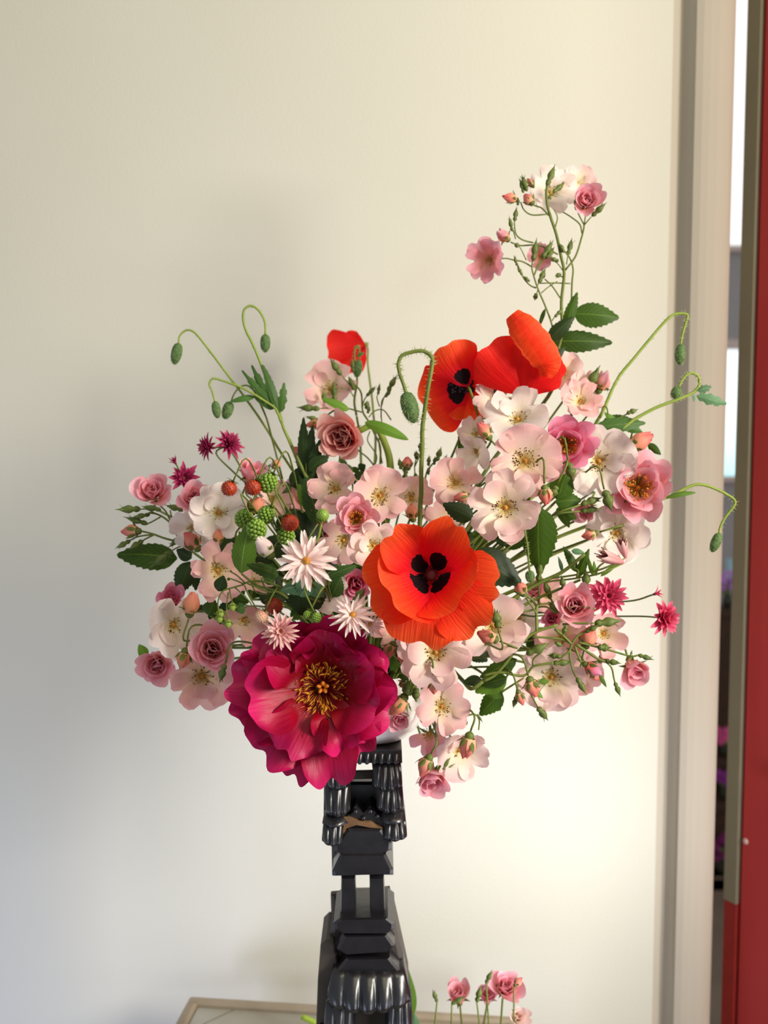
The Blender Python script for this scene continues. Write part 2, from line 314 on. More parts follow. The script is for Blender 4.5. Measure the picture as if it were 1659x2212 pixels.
window('window_2', zb2, zt2, emit('daylit_upper_pane', (1, .99, .98), (1, .99, .98), 1.25, zb2, zt2))
# red door standing ajar, with olive edge
DY = WY+0.05
hx = at(1612, 1106, DY).x; ang = math.radians(57)
DM = plain('red_door_paint', (.54, .043, .047), .35, spec=.45, col2=(.60, .054, .052), scale=5, bump=.05); OM = plain('olive_edge_paint', (.26, .24, .16), .6, col2=(.29, .265, .18), scale=12)
def slab(mb, s0, s1, t0, t1, z0, z1):
    d = Vector((math.cos(ang), -math.sin(ang), 0)); n = Vector((math.sin(ang), math.cos(ang), 0)); o = Vector((hx, DY, 0))
    V = [o+d*s+n*t+Vector((0, 0, z)) for z in (z0, z1) for (s, t) in ((s0, t0), (s1, t0), (s1, t1), (s0, t1))]
    mb.add([tuple(v) for v in V], [(0, 1, 5, 4), (1, 2, 6, 5), (2, 3, 7, 6), (3, 0, 4, 7), (3, 2, 1, 0), (4, 5, 6, 7)])
m = MB(); slab(m, 0.0085, .78, 0, .035, .01, 2.2); door = m.build('door_1', DM, smooth=False); door['kind'] = 'structure'; door['label'] = 'red painted door standing ajar at the picture edge'
m = MB(); slab(m, -.0155, .0035, -.004, .035, at(1580, 1950, DY).z, 2.2); m.build('door_edge', OM, door, smooth=False, label='olive unpainted door edge')
m = MB(); slab(m, -.0150, .0035, -.003, .034, .01, at(1580, 1950, DY).z); m.build('painted_edge', plain('dark_red_edge_paint', (.34, .03, .025), .5), door, smooth=False, label='dark red lower edge')
m = MB(); slab(m, .0035, .0085, .003, .034, .01, 2.2); m.build('edge_bead', plain('dark_red_bead', (.22, .02, .02), .5), door, smooth=False, label='dark red groove between edge and face')
kp = at(1668, 1690, DY-.05)
k_ = Vector((hx, DY, 0))+Vector((math.cos(ang), -math.sin(ang), 0))*.075
m = MB(); m.add(*lathe((k_.x, k_.y, kp.z), (-math.sin(ang), -math.cos(ang), 0), [(.004, -.002), (.004, .010), (.010, .014), (.012, .020), (.008, .026)], 12)); m.build('knob', plain('brass_knob', (.5, .42, .36), .3, metal=.9), door, label='small round metal knob')
k_ = Vector((hx, DY, 0))+Vector((math.cos(ang), -math.sin(ang), 0))*.013; m = MB(); m.add(*lathe((k_.x, k_.y, at(1612, 1810, DY).z), (-math.sin(ang), -math.cos(ang), 0), [(.004, -.001), (.004, .001), (.002, .002)], 10)); m.build('screw', plain('pale_screw', (.7, .5, .45), .4), door, label='pale screw head')
# flowers and crate in the far room
def ballbunch(name, px, py, r_px, mat, label, Y, vase_mat, seed, grp=None):
    R = random.Random(seed); c = at(px, py, Y); mp = mpp(c); r = r_px*mp; zb_ = c.z-r*1.9
    t = thing(name, label, 'flowers', (c.x, c.y, zb_), grp)
    f = MB()
    for k in range(26):
        d = Vector((R.gauss(0, 1), R.gauss(0, 1), R.gauss(0, 1))).normalized()*r*R.uniform(.4, 1)
        for q in range(4):
            f.add(*place(petal(r*.3, r*.3, 40, 90, seed=seed+k), c+d, d+Vector((0, -.3, .2)), q*1.6+k))
    f.build('blooms', mat, t, kind='stuff')
    s = MB()
    for k in range(6): s.add(*tube([(c.x+R.uniform(-.2, .2)*r, c.y, zb_+.01), (c.x+R.uniform(-.5, .5)*r, c.y, c.z)], .004))
    s.build('stems', G['stem'], t, kind='stuff'); v = MB(); v.add(*lathe((c.x, c.y, zb_), (0, 0, 1), [(r*.25, 0), (r*.42, r*.15), (r*.45, r*.6), (r*.3, r*1.0), (r*.36, r*1.15)], 14)); v.build('vase', vase_mat, t)
    return zb_
DK = plain('dark_glass', (.03, .03, .02), .3)
GR = 'far flower bunches'
far_items = [(1572, 1262, 26, (.34, .14, .42), 'lilac flower bunch low in door gap below pale blue jar', 2.6), (1566, 1590, 22, (.45, .05, .18), 'pink flower bunch just above magenta bunch in door gap', 2.5),
             (1566, 1680, 24, (.16, .01, .16), 'purple flower bunch level with door knob in door gap', 2.4), (1560, 1830, 30, (.10, .0, .06), 'dark plum flower bunch below the knob in door gap', 2.3), (1556, 1975, 34, (.16, .0, .07), 'deep magenta flower bunch lowest in door gap', 2.2)]
st = thing('plant_stand', 'dark stepped stand carrying flower bunches beyond the door gap', 'stand', at(1570, 1700, 2.6)*1.0-Vector((0, 0, at(1570, 1700, 2.6).z)))
for i, (px, py, r_, c_, lb, Y_) in enumerate(far_items):
    zz_ = ballbunch('flower_bunch', px, py, r_, plain('far_bloom_%s' % 'abcde'[i], c_, .6, col2=tuple(min(1, q*1.5+.01) for q in c_)), lb, Y_, DK, 50+i, GR)
    c_ = at(px, py, Y_); b_ = MB(); box(b_, (c_.x-.11, Y_-.055, zz_-.03), (c_.x+.22, Y_+.055, zz_-.001), .003); box(b_, (c_.x-.09, Y_-.04, 0), (c_.x+.2, Y_+.04, zz_-.03)); b_.build('step', plain('dark_stand_wood', (.03, .012, .006), .6, col2=(.05, .02, .008)), st, smooth=False)
c_ = at(1574, 1395, 2.9)
b_ = MB(); box(b_, (c_.x-.15, 2.86, 0), (c_.x+.3, 3.1, at(1574, 1470, 2.9).z), .004); b_.build('cabinet_body', plain('brown_cabinet_wood', (.085, .03, .008), .6, scale=12), None, smooth=False)
cb = bpy.data.objects['cabinet_body']; cb.name = 'cabinet'; tag(cb, 'brown wooden cabinet seen through the door gap', 'cabinet')
zc_ = at(1574, 1470, 2.9).z
for (px, py, hh, ww, mt, lb, nm) in ((1566, 1430, 52, 26, plain('grey_jug_glaze', (.25, .25, .3), .3), 'grey jug on the brown cabinet through door gap', 'jug'), (1578, 1218, 262, 24, plain('blue_jar_glaze', (.30, .48, .56), .3), 'tall pale blue jar on the brown cabinet in door gap', 'jar')):
    c_ = at(px, py, 2.94 if nm == 'jug' else 3.03); mp = mpp(c_); r = ww*mp*.5; H = at(px, py-(20 if nm == 'jug' else 10), c_.y).z-zc_
    v = MB(); v.add(*lathe((c_.x, c_.y, zc_+.001), (0, 0, 1), [(r*.7, 0), (r, H*.3), (r*1.05, H*.6), (r*.6, H*.85), (r*.7, H), (r*.5, H), (r*.4, H*.8)], 16)); tag(v.build(nm, mt, loc=(c_.x, c_.y, zc_)), lb, nm)

# ---------------------------------------------------------------- table with stone panel
TZ = 0.75
p0, p1, p2 = at_z(410, 2150, TZ), at_z(1122, 2194, TZ), at_z(372, 2216, TZ)
ex = (p1-p0).normalized(); ey = Vector((ex.y, -ex.x, 0)); LX, LY = (p1-p0).length, 0.42
table = thing('side_table', 'low table with light wooden rim and grey stone top under the carved pillar', 'table', (*(p0+ex*LX/2+ey*LY/2).xy, 0))
def tbox(mb, a0, a1, b0, b1, z0, z1, bev=.0):
    V = []
    for (a, b, z) in ((a0, b0, z0), (a1, b0, z0), (a1, b1, z0), (a0, b1, z0), (a0, b0, z1-bev), (a1, b0, z1-bev), (a1, b1, z1-bev), (a0, b1, z1-bev), (a0+bev, b0+bev, z1), (a1-bev, b0+bev, z1), (a1-bev, b1-bev, z1), (a0+bev, b1-bev, z1)):
        q = p0+ex*a+ey*b; V.append((q.x, q.y, z))
    mb.add(V, grid_faces(4, 3, True)+[(3, 2, 1, 0), (8, 9, 10, 11)])
RM = plain('pale_rim_wood', (.30, .24, .17), .5, col2=(.40, .33, .24), scale=25)
for a in ((0, LX, 0, .013), (0, LX, LY-.013, LY), (0, .013, .013, LY-.013), (LX-.013, LX, .013, LY-.013)):
    m = MB(); tbox(m, *a, TZ-.03, TZ, .003); m.build('rim', RM, table, smooth=False)
SM = plain('grey_stone', (.40, .39, .34), .35, spec=.5, col2=(.30, .26, .17), scale=9, bump=.05)
def stone(poly):
    V = []; n = len(poly)
    for z in (TZ-.02, TZ-.006):
        for a, b in poly: q = p0+ex*a+ey*b; V.append((q.x, q.y, z))
    m = MB(); m.add(V, [(i, (i+1) % n, n+(i+1) % n, n+i) for i in range(n)]+[tuple(range(n))[::-1], tuple(range(n, 2*n))]); m.build('stone_piece', SM, table, smooth=False)
stone([(.014, .014), (.055, .014), (.020, .055), (.014, .058)]); stone([(.0585, .014), (LX-.014, .014), (LX-.014, LY-.014), (.014, LY-.014), (.014, .0615), (.022, .058)])
m = MB(); tbox(m, .005, LX-.005, .005, LY-.005, TZ-.028, TZ-.021); m.build('top_board', plain('dark_joint', (.05, .04, .03), .8), table, smooth=False)
for a in (.02, LX-.05):
    for b in (.02, LY-.05):
        m = MB(); tbox(m, a, a+.03, b, b+.03, 0, TZ-.028); m.build('leg', RM, table, smooth=False)

# ---------------------------------------------------------------- carved pillar
PY = -0.035
EB = plain('black_carved_wood', (.007, .0065, .009), .30, spec=.7, col2=(.016, .015, .017), scale=45, bump=.35, bdist=.0015); EW = plain('worn_dark_wood', (.050, .042, .034), .55, col2=(.08, .066, .052), scale=30, bump=.3)
WN = plain('bare_wood_chip', (.22, .12, .05), .6, col2=(.12, .06, .03), scale=80)
pz = TZ-.006
pil = thing('carved_pillar', 'black carved wooden pillar standing on the table and carrying the vase', 'sculpture', (*at(785, 1900, PY).xy, pz))
def pslab(name, poly, y0, y1, mat=EB, bev=.0015, label=None):
    """prism with a front outline given at the front face, going back from y0 to y1, front edges eased"""
    P = [at(a, b, y0) for a, b in poly]; n = len(P); cx = sum(p.x for p in P)/n; cz = sum(p.z for p in P)/n; V = []
    for q, y in ((1-2.2*bev/.03, y0), (1, y0+bev*1.5), (1, y1-bev), (1-bev/.03, y1)):
        V += [(cx+(p.x-cx)*q, y, cz+(p.z-cz)*q) for p in P]
    m = MB(); m.add(V, grid_faces(n, 4, True)+[tuple(range(n))[::-1], tuple(range(3*n, 4*n))]); return m.build(name, mat, pil, smooth=False, label=label)
def flounce(name, x0, y0, x1, y1, yf, dep, ng, swirl=0.5, flare=.25, scal=.0, mat=EB):
    nu, nv = 8*ng+1, 9; V = []; a, b = at(x0, y0, yf), at(x1, y1, yf)
    for j in range(nv):
        v = j/(nv-1)
        for i in range(nu):
            u = i/(nu-1); q = 2*u-1; zz = a.z+(b.z-a.z)*v; rnd_ = math.sqrt(max(0, 1-.75*q*q))
            if j > 0: zz = zz+(a.z-b.z)*(.18*q*q*v**3)+(a.z-b.z)*scal*v**4*abs(math.sin(math.pi*u*ng))*-.5
            gph = u*ng+swirl*(v-.5)*q; gr = abs(math.sin(math.pi*gph))**.6
            xx = a.x+(b.x-a.x)*(.5+(u-.5)*(1-flare*.5+flare*.5*math.sin(v*math.pi*.62)))
            yy = yf-dep*(.35+.65*math.sin(min(1, v*1.12)*math.pi*.55)*1.0)*rnd_*(.72+.28*gr)*(1 if v < .97 else .55)
            V.append((xx, yy, zz))
    n = len(V); F = grid_faces(nu, nv)
    for j in (0, nv-1):
        for i in range(nu): x, y, z = V[j*nu+i]; V.append((x, yf+.03, z))
    for i in range(nu-1): F.append((i+1, i, n+i, n+i+1)); F.append(((nv-1)*nu+i, (nv-1)*nu+i+1, n+nu+i+1, n+nu+i))
    L_ = [j*nu for j in range(nv)]; R_ = [j*nu+nu-1 for j in range(nv)]
    F.append(tuple(L_)+(n+nu, n)); F.append(tuple(R_[::-1])+(n+nu-1, n+2*nu-1)); F.append((n, n+nu, n+2*nu-1, n+nu-1))
    m = MB(); m.add(V, F); return m.build(name, mat, pil)
yf = PY
pslab('top_slab', [(748, 1632), (750, 1621), (868, 1621), (869, 1650), (748, 1650)], yf-.006, yf+.07)
for k in range(7):
    x = 755+k*15.5; flounce('fringe', x, 1626, x+13, 1650, yf-.007, .004, 1)
pslab('crossbar', [(748, 1668), (815, 1666), (818, 1683), (748, 1684)], yf+.006, yf+.011, EW, .0006)
pslab('cavity_back', [(748, 1690), (822, 1690), (822, 1792), (748, 1792)], yf+.020, yf+.03)
pslab('side_post', [(700, 1648), (756, 1648), (758, 1815), (698, 1815)], yf+.004, yf+.06, EW); pslab('side_post', [(803, 1648), (866, 1648), (876, 1806), (820, 1806)], yf+.004, yf+.06, EW)
for (a, b, c_, d, n_) in ((706, 1648, 757, 1702, 3), (700, 1690, 757, 1760, 3), (697, 1758, 752, 1778, 1), (696, 1772, 744, 1822, 3), (803, 1648, 869, 1704, 4), (813, 1692, 872, 1752, 4), (822, 1748, 876, 1772, 1), (826, 1768, 879, 1811, 3)):
    flounce('carved_flounce', a, b, c_, d, yf-.002, .013, n_, .6 if a < 760 else -.6)
pslab('carved_bracket', [(745, 1770), (768, 1742), (785, 1756), (800, 1740), (828, 1766), (842, 1790), (735, 1790)], yf-.004, yf+.03)
for (a, b, s_) in ((752, 1765, 7), (768, 1752, 6), (800, 1752, 7), (815, 1762, 6), (785, 1766, 6)): 
    m = MB(); c_ = at(a, b, yf-.004); m.add(*lathe(c_, (0, -1, 0), [(s_*.0004, -.002), (s_*.0004, .001), (s_*.00028, .003), (s_*.0001, .0035)], 10)); m.build('carved_boss', EB, pil)
pslab('wood_chip', [(742, 1765), (752, 1764), (775, 1774), (800, 1775), (828, 1790), (800, 1788), (770, 1782), (748, 1790), (738, 1815), (741, 1785)], yf-.0075, yf-.002, WN, .0004)
pslab('roof_block', [(752, 1792), (824, 1792), (847, 1822), (845, 1836), (830, 1846), (738, 1848), (722, 1840), (722, 1826)], yf-.010, yf+.05)
pslab('roof_block', [(735, 1846), (834, 1846), (850, 1880), (849, 1890), (718, 1894), (717, 1884)], yf-.012, yf+.05)
pslab('back_board', [(716, 1826), (736, 1800), (836, 1800), (846, 1836), (850, 1892), (717, 1892)], yf+.02, yf+.055, EW)
pslab('column', [(737, 1893), (767, 1893), (769, 1990), (735, 1990)], yf, yf+.022); pslab('column', [(798, 1893), (829, 1893), (833, 1990), (800, 1990)], yf, yf+.022)
pslab('rear_block', [(714, 1934), (842, 1922), (856, 1988), (716, 2000)], yf+.052, yf+.062, EW)
pslab('ledge', [(733, 1986), (838, 1984), (853, 1996), (852, 2008), (838, 2018), (738, 2018), (722, 2008), (720, 1996)], yf-.012, yf+.05)
pslab('side_board', [(717, 1985), (852, 1985), (884, 2130), (886, 2230), (706, 2230), (708, 2060)], yf+.012, yf+.055, EW)
pslab('roof_block', [(742, 2022), (836, 2020), (853, 2044), (838, 2058), (745, 2064), (727, 2052)], yf-.010, yf+.05)
pslab('shoulder', [(692, 2044), (704, 2032), (720, 2032), (730, 2080), (712, 2230), (682, 2230), (686, 2120)], yf+.004, yf+.06, EW)
pslab('roof_block', [(748, 2072), (842, 2070), (868, 2102), (722, 2104)], yf-.008, yf+.05)
flounce('carved_flounce', 706, 2092, 886, 2168, yf-.004, .024, 5, .4, .3)
flounce('carved_flounce', 700, 2160, 768, 2230, yf-.004, .016, 3, .4); flounce('carved_flounce', 832, 2150, 890, 2230, yf-.004, .016, 3, -.4)
pslab('cavity_back', [(760, 2160), (838, 2160), (838, 2300), (760, 2300)], yf+.028, yf+.05)
q0 = at(690, 2225, yf); m = MB(); box(m, (at(690, 2225, yf).x, yf-.006, pz+.02), (at(760, 2225, yf).x, yf+.06, q0.z+.004)); m.build('lower_post', EB, pil, smooth=False)
m = MB(); box(m, (at(834, 2225, yf).x, yf-.006, pz+.02), (at(892, 2225, yf).x, yf+.06, q0.z+.004)); m.build('lower_post', EB, pil, smooth=False)
m = MB(); box(m, (at(676, 2225, yf).x, yf-.02, pz), (at(904, 2225, yf).x, yf+.07, pz+.022), .003); m.build('plinth', EB, pil, smooth=False)

# ---------------------------------------------------------------- vase
vc = at(800, 1622, 0.005); vb = at(800, 1621, yf-.006).z
VR = 115*mpp(vc); vh = at(800, 1448, .005).z-vb
m = MB(); k = VR
m.add(*lathe((vc.x, vc.y, vb), (0, 0, 1), [(k*.05, .001), (k*.66, .0005), (k*.72, .002), (k*.90, vh*.18), (k*.99, vh*.38), (k*1.0, vh*.55), (k*.92, vh*.78), (k*.80, vh*.93), (k*.80, vh*.97), (k*.83, vh), (k*.79, vh), (k*.76, vh*.95), (k*.88, vh*.76), (k*.94, vh*.5), (k*.85, vh*.2), (k*.5, .006), (k*.05, .005)], 40))
vase = m.build('vase', plain('white_glaze', (.94, .92, .88), .18, spec=.6, col2=(.95, .93, .90), scale=6, coat=.3), loc=(vc.x, vc.y, vb)); tag(vase, 'rounded white glazed vase on the black pillar, mostly hidden by the bouquet', 'vase')
MOUTH = Vector((vc.x, vc.y, vb+vh*.97)); VBOT = Vector((vc.x, vc.y, vb+.012))

# ---------------------------------------------------------------- flower builders
def P3(px, py, Y): return at(px, py, Y)
def unit(v): return Vector(v).normalized()
SLOTS = [(math.sqrt((k+.5)/270)*math.cos(k*2.39996), math.sqrt((k+.5)/270)*math.sin(k*2.39996)) for k in range(270)]
def slot(c):                                     # every stem stands in a place of its own in the vase mouth, on the side its flower is on
    d = Vector(c)-MOUTH; h = math.hypot(d.x, d.y)+1e-6; q = min(1, h/.20); tx, ty = d.x/h*q, d.y/h*q
    i = min(range(len(SLOTS)), key=lambda j: (SLOTS[j][0]-tx)**2+(SLOTS[j][1]-ty)**2); return SLOTS.pop(i)
def stem_in(parent, c, n, r=.0010, mat='stem', off=.004, bend=.4, via=None):
    c = Vector(c); n = Vector(n); sx_, sy_ = slot(c)
    m_ = MOUTH+Vector((sx_*VR*.70, sy_*VR*.70, -.004)); d = (m_-c).length
    b_ = VBOT+Vector((sx_*VR*.52, sy_*VR*.52, 0))
    up = min(.06, .2*d) + max(0, (m_.z-c.z))*.5; k_ = off+min(.10*d, .018)
    pts = [c-n*off*.3, c-n*k_, c-n*k_*.8+(m_-c)*.10+Vector((0, .030, 0))]
    if via: pts += [Vector(v) for v in via]
    pts += [m_+(c-m_)*.62+Vector((0, .040, up*.30)), m_+(c-m_)*.28+Vector((0, .022, up*.45)), m_, b_]
    m = MB(); m.add(*tube(pts, r, r*1.35, 6, 4)); return m.build('stem', G[mat], parent)
def calyx(mb, c, n, r, L, sep=True, seed=0, refl=100):
    mb.add(*lathe(Vector(c)-Vector(n)*L*1.0, n, [(r*.3, -.25*L), (r*.75, .1*L), (r*.9, .45*L), (r*.6, .85*L), (r*.8, 1.0*L)], 7))
    if sep:
        for k in range(5): mb.add(*place(petal(L*2.6, r*1.1, refl-45, refl+20, .25, .02, base=.9, point=.95, n=4, seed=seed+k), Vector(c)-Vector(n)*L*.1, n, k*1.2566+seed, r0=r*.3))
def stamens(parent, c, n, r, seed, cnt=64, fil='straw', ant='brown', h=.5, dot=.040, centre='yellow'):
    R = random.Random(seed); m = MB(); f = MB(); e1, e2, a = frame(n); c = np.array(c)
    for k in range(cnt):
        t = R.uniform(0, 6.283); q = r*(.42+.58*R.random()**.7); hh = r*h*R.uniform(.5, 1.0)*(1.25-.5*q/r)
        d = e1*math.cos(t)+e2*math.sin(t); tip = c+d*q+a*hh
        f.add(*tube([c+d*r*.12+a*r*.1, c+d*q*.7+a*hh*.75, tip], r*.012, r*.010, 3, 1))
        s = r*dot*R.uniform(.8, 1.5)
        V = [tip+a*s, tip+e1*s*1.2, tip+e2*s*1.2, tip-e1*s*1.2, tip-e2*s*1.2, tip-a*s]
        m.add(V, [(0, 1, 2), (0, 2, 3), (0, 3, 4), (0, 4, 1), (5, 2, 1), (5, 3, 2), (5, 4, 3), (5, 1, 4)])
    st_ = f.build('stamens', G[fil], parent, kind='stuff'); m.build('anthers', G[ant], st_, kind='stuff')
    q = MB(); q.add(*lathe(c, n, [(r*.02, -.02*r), (r*.19, 0), (r*.20, .10*r), (r*.15, .20*r), (r*.09, .18*r), (r*.08, .28*r), (r*.02, .30*r)], 12)); q.build('flower_centre', G[centre], parent)
GP = 'pale open roses of the bouquet'; GD = 'cupped double roses of the bouquet'; GB = 'rosebuds of the bouquet'
def open_petals(par, c, n, R, mat, npet, extra, cup, spin, seed, skip=()):
    Rr = random.Random(seed)
    for k in range(npet):
        if k in skip: continue
        L = R*Rr.uniform(1.06, 1.2)/(1.0-.22*cup); th0 = 62-22*cup+Rr.uniform(-6, 6); th1 = 98-42*cup+Rr.uniform(-14, 14)
        P = petal(L, R*Rr.uniform(1.32, 1.62)*(5.5/npet)**.4, th0, th1, cup=Rr.uniform(.05, .16), ruf=Rr.uniform(.035, .085), kr=Rr.choice((1.5, 2, 2.6, 3.2)), notch=Rr.uniform(0, .5), jag=.012, seed=seed*31+k)
        V, F, U = place(P, c, n, spin+6.283*k/npet+Rr.uniform(-.14, .14), r0=R*.03, h0=R*.02*(k % 2)); mk('petal', V, F, mat, par, uv=U)
    for k in range(extra):
        L = R*Rr.uniform(.62, .85); P = petal(L, R*Rr.uniform(.6, .95), 35-15*cup+Rr.uniform(-8, 8), 80+Rr.uniform(-25, 25), cup=.15, ruf=.07, kr=2.2, jag=.015, seed=seed*37+k)
        V, F, U = place(P, c, n, spin+.5+6.283*(k+.4)/max(extra, 1)+Rr.uniform(-.5, .5), r0=R*.16, h0=R*.04); mk('petal', V, F, mat, par, uv=U)
def double_petals(par, c, n, R, mat, num, openness, spin, seed, inner=None, f0=0.0):
    Rr = random.Random(seed)
    for k in range(num):
        f = f0+(1-f0)*k/(num-1); L = R*(.80+.50*f)*(1.22-.22*openness)
        th0 = 8+(46*f+6)*openness; th1 = -34+f*(58+62*openness)+Rr.uniform(-9, 9)
        P = petal(L, R*(.78+.62*f)*Rr.uniform(.9, 1.15), th0, th1, cup=.46-.22*f, ruf=.015+.035*f*openness, kr=1.6, notch=Rr.uniform(0, .4), jag=.004, base=.62, seed=seed*41+k, p=1.2, fold=-.02)
        V, F, U = place(P, c, n, spin+k*2.4+Rr.uniform(-.2, .2), r0=R*(.06+.14*f), h0=-R*.12*f); mk('petal', V, F, inner if (inner and f < .4) else mat, par, uv=U)
def rose(label, px, py, r, pal, Y, sx=0, sy=.1, npet=5, extra=2, cup=.2, spin=None, stam=True, skip=(), group=GP, stem=True, cnt=64, fil='straw', ant='brown', centre='yellow'):
    seed = int(px*7+py); c = P3(px, py, Y); R = r*mpp(c); n = facing(c, sx, sy); spin = seed % 6 if spin is None else spin
    t = thing('rose', label, 'rose', c-n*R*.35, group)
    open_petals(t, c, n, R, PM[pal], npet, extra, cup, spin, seed, skip)
    if stam: stamens(t, c+n*R*.03, n, R*.44, seed, cnt, fil, ant, centre=centre)
    m = MB(); calyx(m, c-n*R*.02, n, R*.13, R*.26, True, seed, 95); m.build('calyx', G['sepal'], t)
    if stem: stem_in(t, c-n*R*.3, n)
    return t
def drose(label, px, py, r, pal, Y, sx=0, sy=.1, num=13, op=.6, spin=None, group=GD, stam=False, inner=None, stem=True):
    seed = int(px*7+py); c = P3(px, py, Y); R = r*mpp(c); n = facing(c, sx, sy); spin = seed % 6 if spin is None else spin
    t = thing('double_rose', label, 'rose', c-n*R*.8, group); b = c-n*R*.55
    double_petals(t, b, n, R, PM[pal], num, op, spin, seed, PM[inner] if inner else None, .46 if stam else 0.0)
    if stam: stamens(t, b+n*R*.1, n, R*.50, seed, 70, 'orange', 'orange', h=1.2, dot=.055, centre='orange')
    m = MB(); calyx(m, b-n*R*.02, n, R*.2, R*.34, True, seed, 75); m.build('calyx', G['sepal'], t)
    if stem: stem_in(t, b-n*R*.3, n)
    return t
def wrap(c, ax, phi, half, rad, L, flare, twist=.25, nu=8, nv=7):
    e1, e2, a = frame(ax); c = np.array(c); V = []; U = []
    for j in range(nv):
        v = j/(nv-1)
        for i in range(nu):
            u = 2*i/(nu-1)-1; t = phi+u*half*(1-.25*v)+twist*v; pr = (.42+.58*math.sin(math.pi*min(1, .12+.62*v)))*(1-.80*max(0, v-.38)**1.3*1.75)+flare*max(0, v-.5)**1.5*(1.2-abs(u)*.5)
            rr = rad*max(.06, pr)*(1+.07*u); z = L*v*(1-.16*u*u*v)
            V.append(c+(e1*math.cos(t)+e2*math.sin(t))*rr+a*z); U.append((u*.5+.5, v))
    return np.array(V), grid_faces(nu, nv), np.array(U)
def bud_parts(par, P, T, kind, wf, seed, sub=False):
    """bud from its stem end P to its tip T; kind g closed green, c showing colour, p half open"""
    R = random.Random(seed); P, T = Vector(P), Vector(T); ax = (T-P); L = ax.length; ax = ax/L; q = MB()
    if kind == 'g':
        w_ = L*.130*wf
        q.add(*lathe(P, ax, [(w_*.25, -.02*L), (w_*.62, .06*L), (w_*.78, .16*L), (w_*.52, .26*L), (w_*.92, .38*L), (w_*1.0, .47*L), (w_*.80, .60*L), (w_*.42, .74*L), (w_*.16, .86*L), (w_*.03, L)], 10, 5, .10, .25))
        for k in range(2):
            q.add(*place(petal(L*.34, w_*.35, 10, 40+R.uniform(-20, 30), .2, .02, base=.9, point=.95, n=3, seed=seed+k), P+ax*L*.58, ax, R.uniform(0, 6.28), r0=w_*.5))
        return q.build('rosebud', G['bud'], par) if par else q
    w_ = L*.27*wf; h = .20*L
    q.add(*lathe(P, ax, [(w_*.18, -.02*L), (w_*.42, .05*L), (w_*.5, .12*L), (w_*.42, .20*L), (w_*.62, .27*L), (w_*.60, .30*L)], 9))
    for k in range(5):
        lo = R.uniform(40, 130) if kind == 'p' else R.uniform(8, 60)
        q.add(*place(petal(L*R.uniform(.36, .52), w_*.62, 42, lo, .22, .03, base=1.0, point=.96, n=4, seed=seed+k), P+ax*h*1.02, ax, k*1.2566+seed, r0=w_*.60))
    return q
def bud_petals(P, T, kind, wf, seed):
    R = random.Random(seed); P, T = Vector(P), Vector(T); ax = (T-P); L = ax.length; ax = ax/L; w_ = L*.27*wf; b = P+ax*L*.20; out = []
    fl_ = .35 if kind == 'c' else 1.1
    out.append(wrap(b, ax, seed, 3.3, w_*.62, L*.80, 0, 1.2, 14, 7))
    for k in range(3 if kind == 'c' else 4): out.append(wrap(b, ax, seed+k*2.1, 1.45, w_*(.84+.09*k), L*(.80-.03*k), fl_*R.uniform(.3, 1)*(.3+.4*k), .2))
    return out
def sbud(label, px, py, tx, ty, pal, Y, kind='c', wf=1.0, dY=0.0, stem=True, group=GB, via=None):
    seed = int(px*3+py); P, T = P3(px, py, Y), P3(tx, ty, Y+dY); ax = (T-P).normalized()
    t = thing('rosebud', label, 'rosebud', P, group)
    if kind == 'g': bud_parts(t, P, T, 'g', wf, seed)
    else:
        bud_parts(None, P, T, kind, wf, seed).build('calyx', G['sepal'], t)
        for V, F, U in bud_petals(P, T, kind, wf, seed): mk('petal', V, F, PM[pal], t, uv=U)
    if stem: stem_in(t, P, ax, .0008, 'stem', via=via)
    return t
def leaf(B, T, W, nrm, shape='rose', fold=.12, droop=.08, serr=.05, seed=0, nv=18, curl=0.0):
    B, T = np.array(B), np.array(T); d = T-B; L = np.linalg.norm(d); d /= L; nrm = np.array(nrm, dtype=float); nrm -= d*nrm.dot(d); nrm /= np.linalg.norm(nrm); x = np.cross(d, nrm)
    V = []; U = []; nu = 7; R = random.Random(seed); ph = R.uniform(0, 6)
    for j in range(nv+1):
        s = j/nv
        if shape == 'rose': f = (math.sin(math.pi*s**.82))**.75*(1-.25*s)*1.08 if 0 < s < 1 else 0.02
        elif shape == 'narrow': f = math.sin(math.pi*min(.999, s**.75+.001))**.6
        elif shape == 'lobed': f = (math.sin(math.pi*s**.8))**.7*(.48+.52*abs(math.sin(s*math.pi*3.5+.4))**.7) if 0 < s < 1 else .03
        else: f = (math.sin(math.pi*s**.7))**.6*(.8+.2*abs(math.sin(s*math.pi*5))) if 0 < s < 1 else .03
        for i in range(nu):
            u = 2*i/(nu-1)-1; e = abs(u); sr = (1+serr*(1 if j % 2 else -1.0)*e**4)
            sh = (.018 if j % 2 else -.01)*L*e**4*(serr > 0)
            y = W/2*f*sr*u; h = -fold*abs(y)*2+droop*L*math.sin(math.pi*s)-curl*L*s*s+.02*W*math.sin(s*9+ph)*u
            V.append(np.array(B)+d*(s*L+sh+(e*W*.05 if shape == 'lobed' else 0))+x*y+nrm*h); U.append((u*.5+.5, s))
    return np.array(V), grid_faces(nu, nv+1), np.array(U)
def leafpart(par, b, t, wpx, Y, mat='rose', shape='rose', dY=0.0, name='leaf', **k):
    B, T = P3(*b, Y), P3(*t, Y+dY); nr = (CAM-B).normalized()+Vector((rnd.uniform(-.35, .35), 0, rnd.uniform(-.1, .5)))
    V, F, U = leaf(B, T, wpx*mpp(B), nr, shape, seed=int(b[0]), **k); return mk(name, V, F, LM[mat], par, uv=U)
def path(reg, pts, Y, dY=0.0):
    n = len(pts); return [P3(*Z(reg, x, y), Y+dY*i/max(1, n-1)) for i, (x, y) in enumerate(pts)]
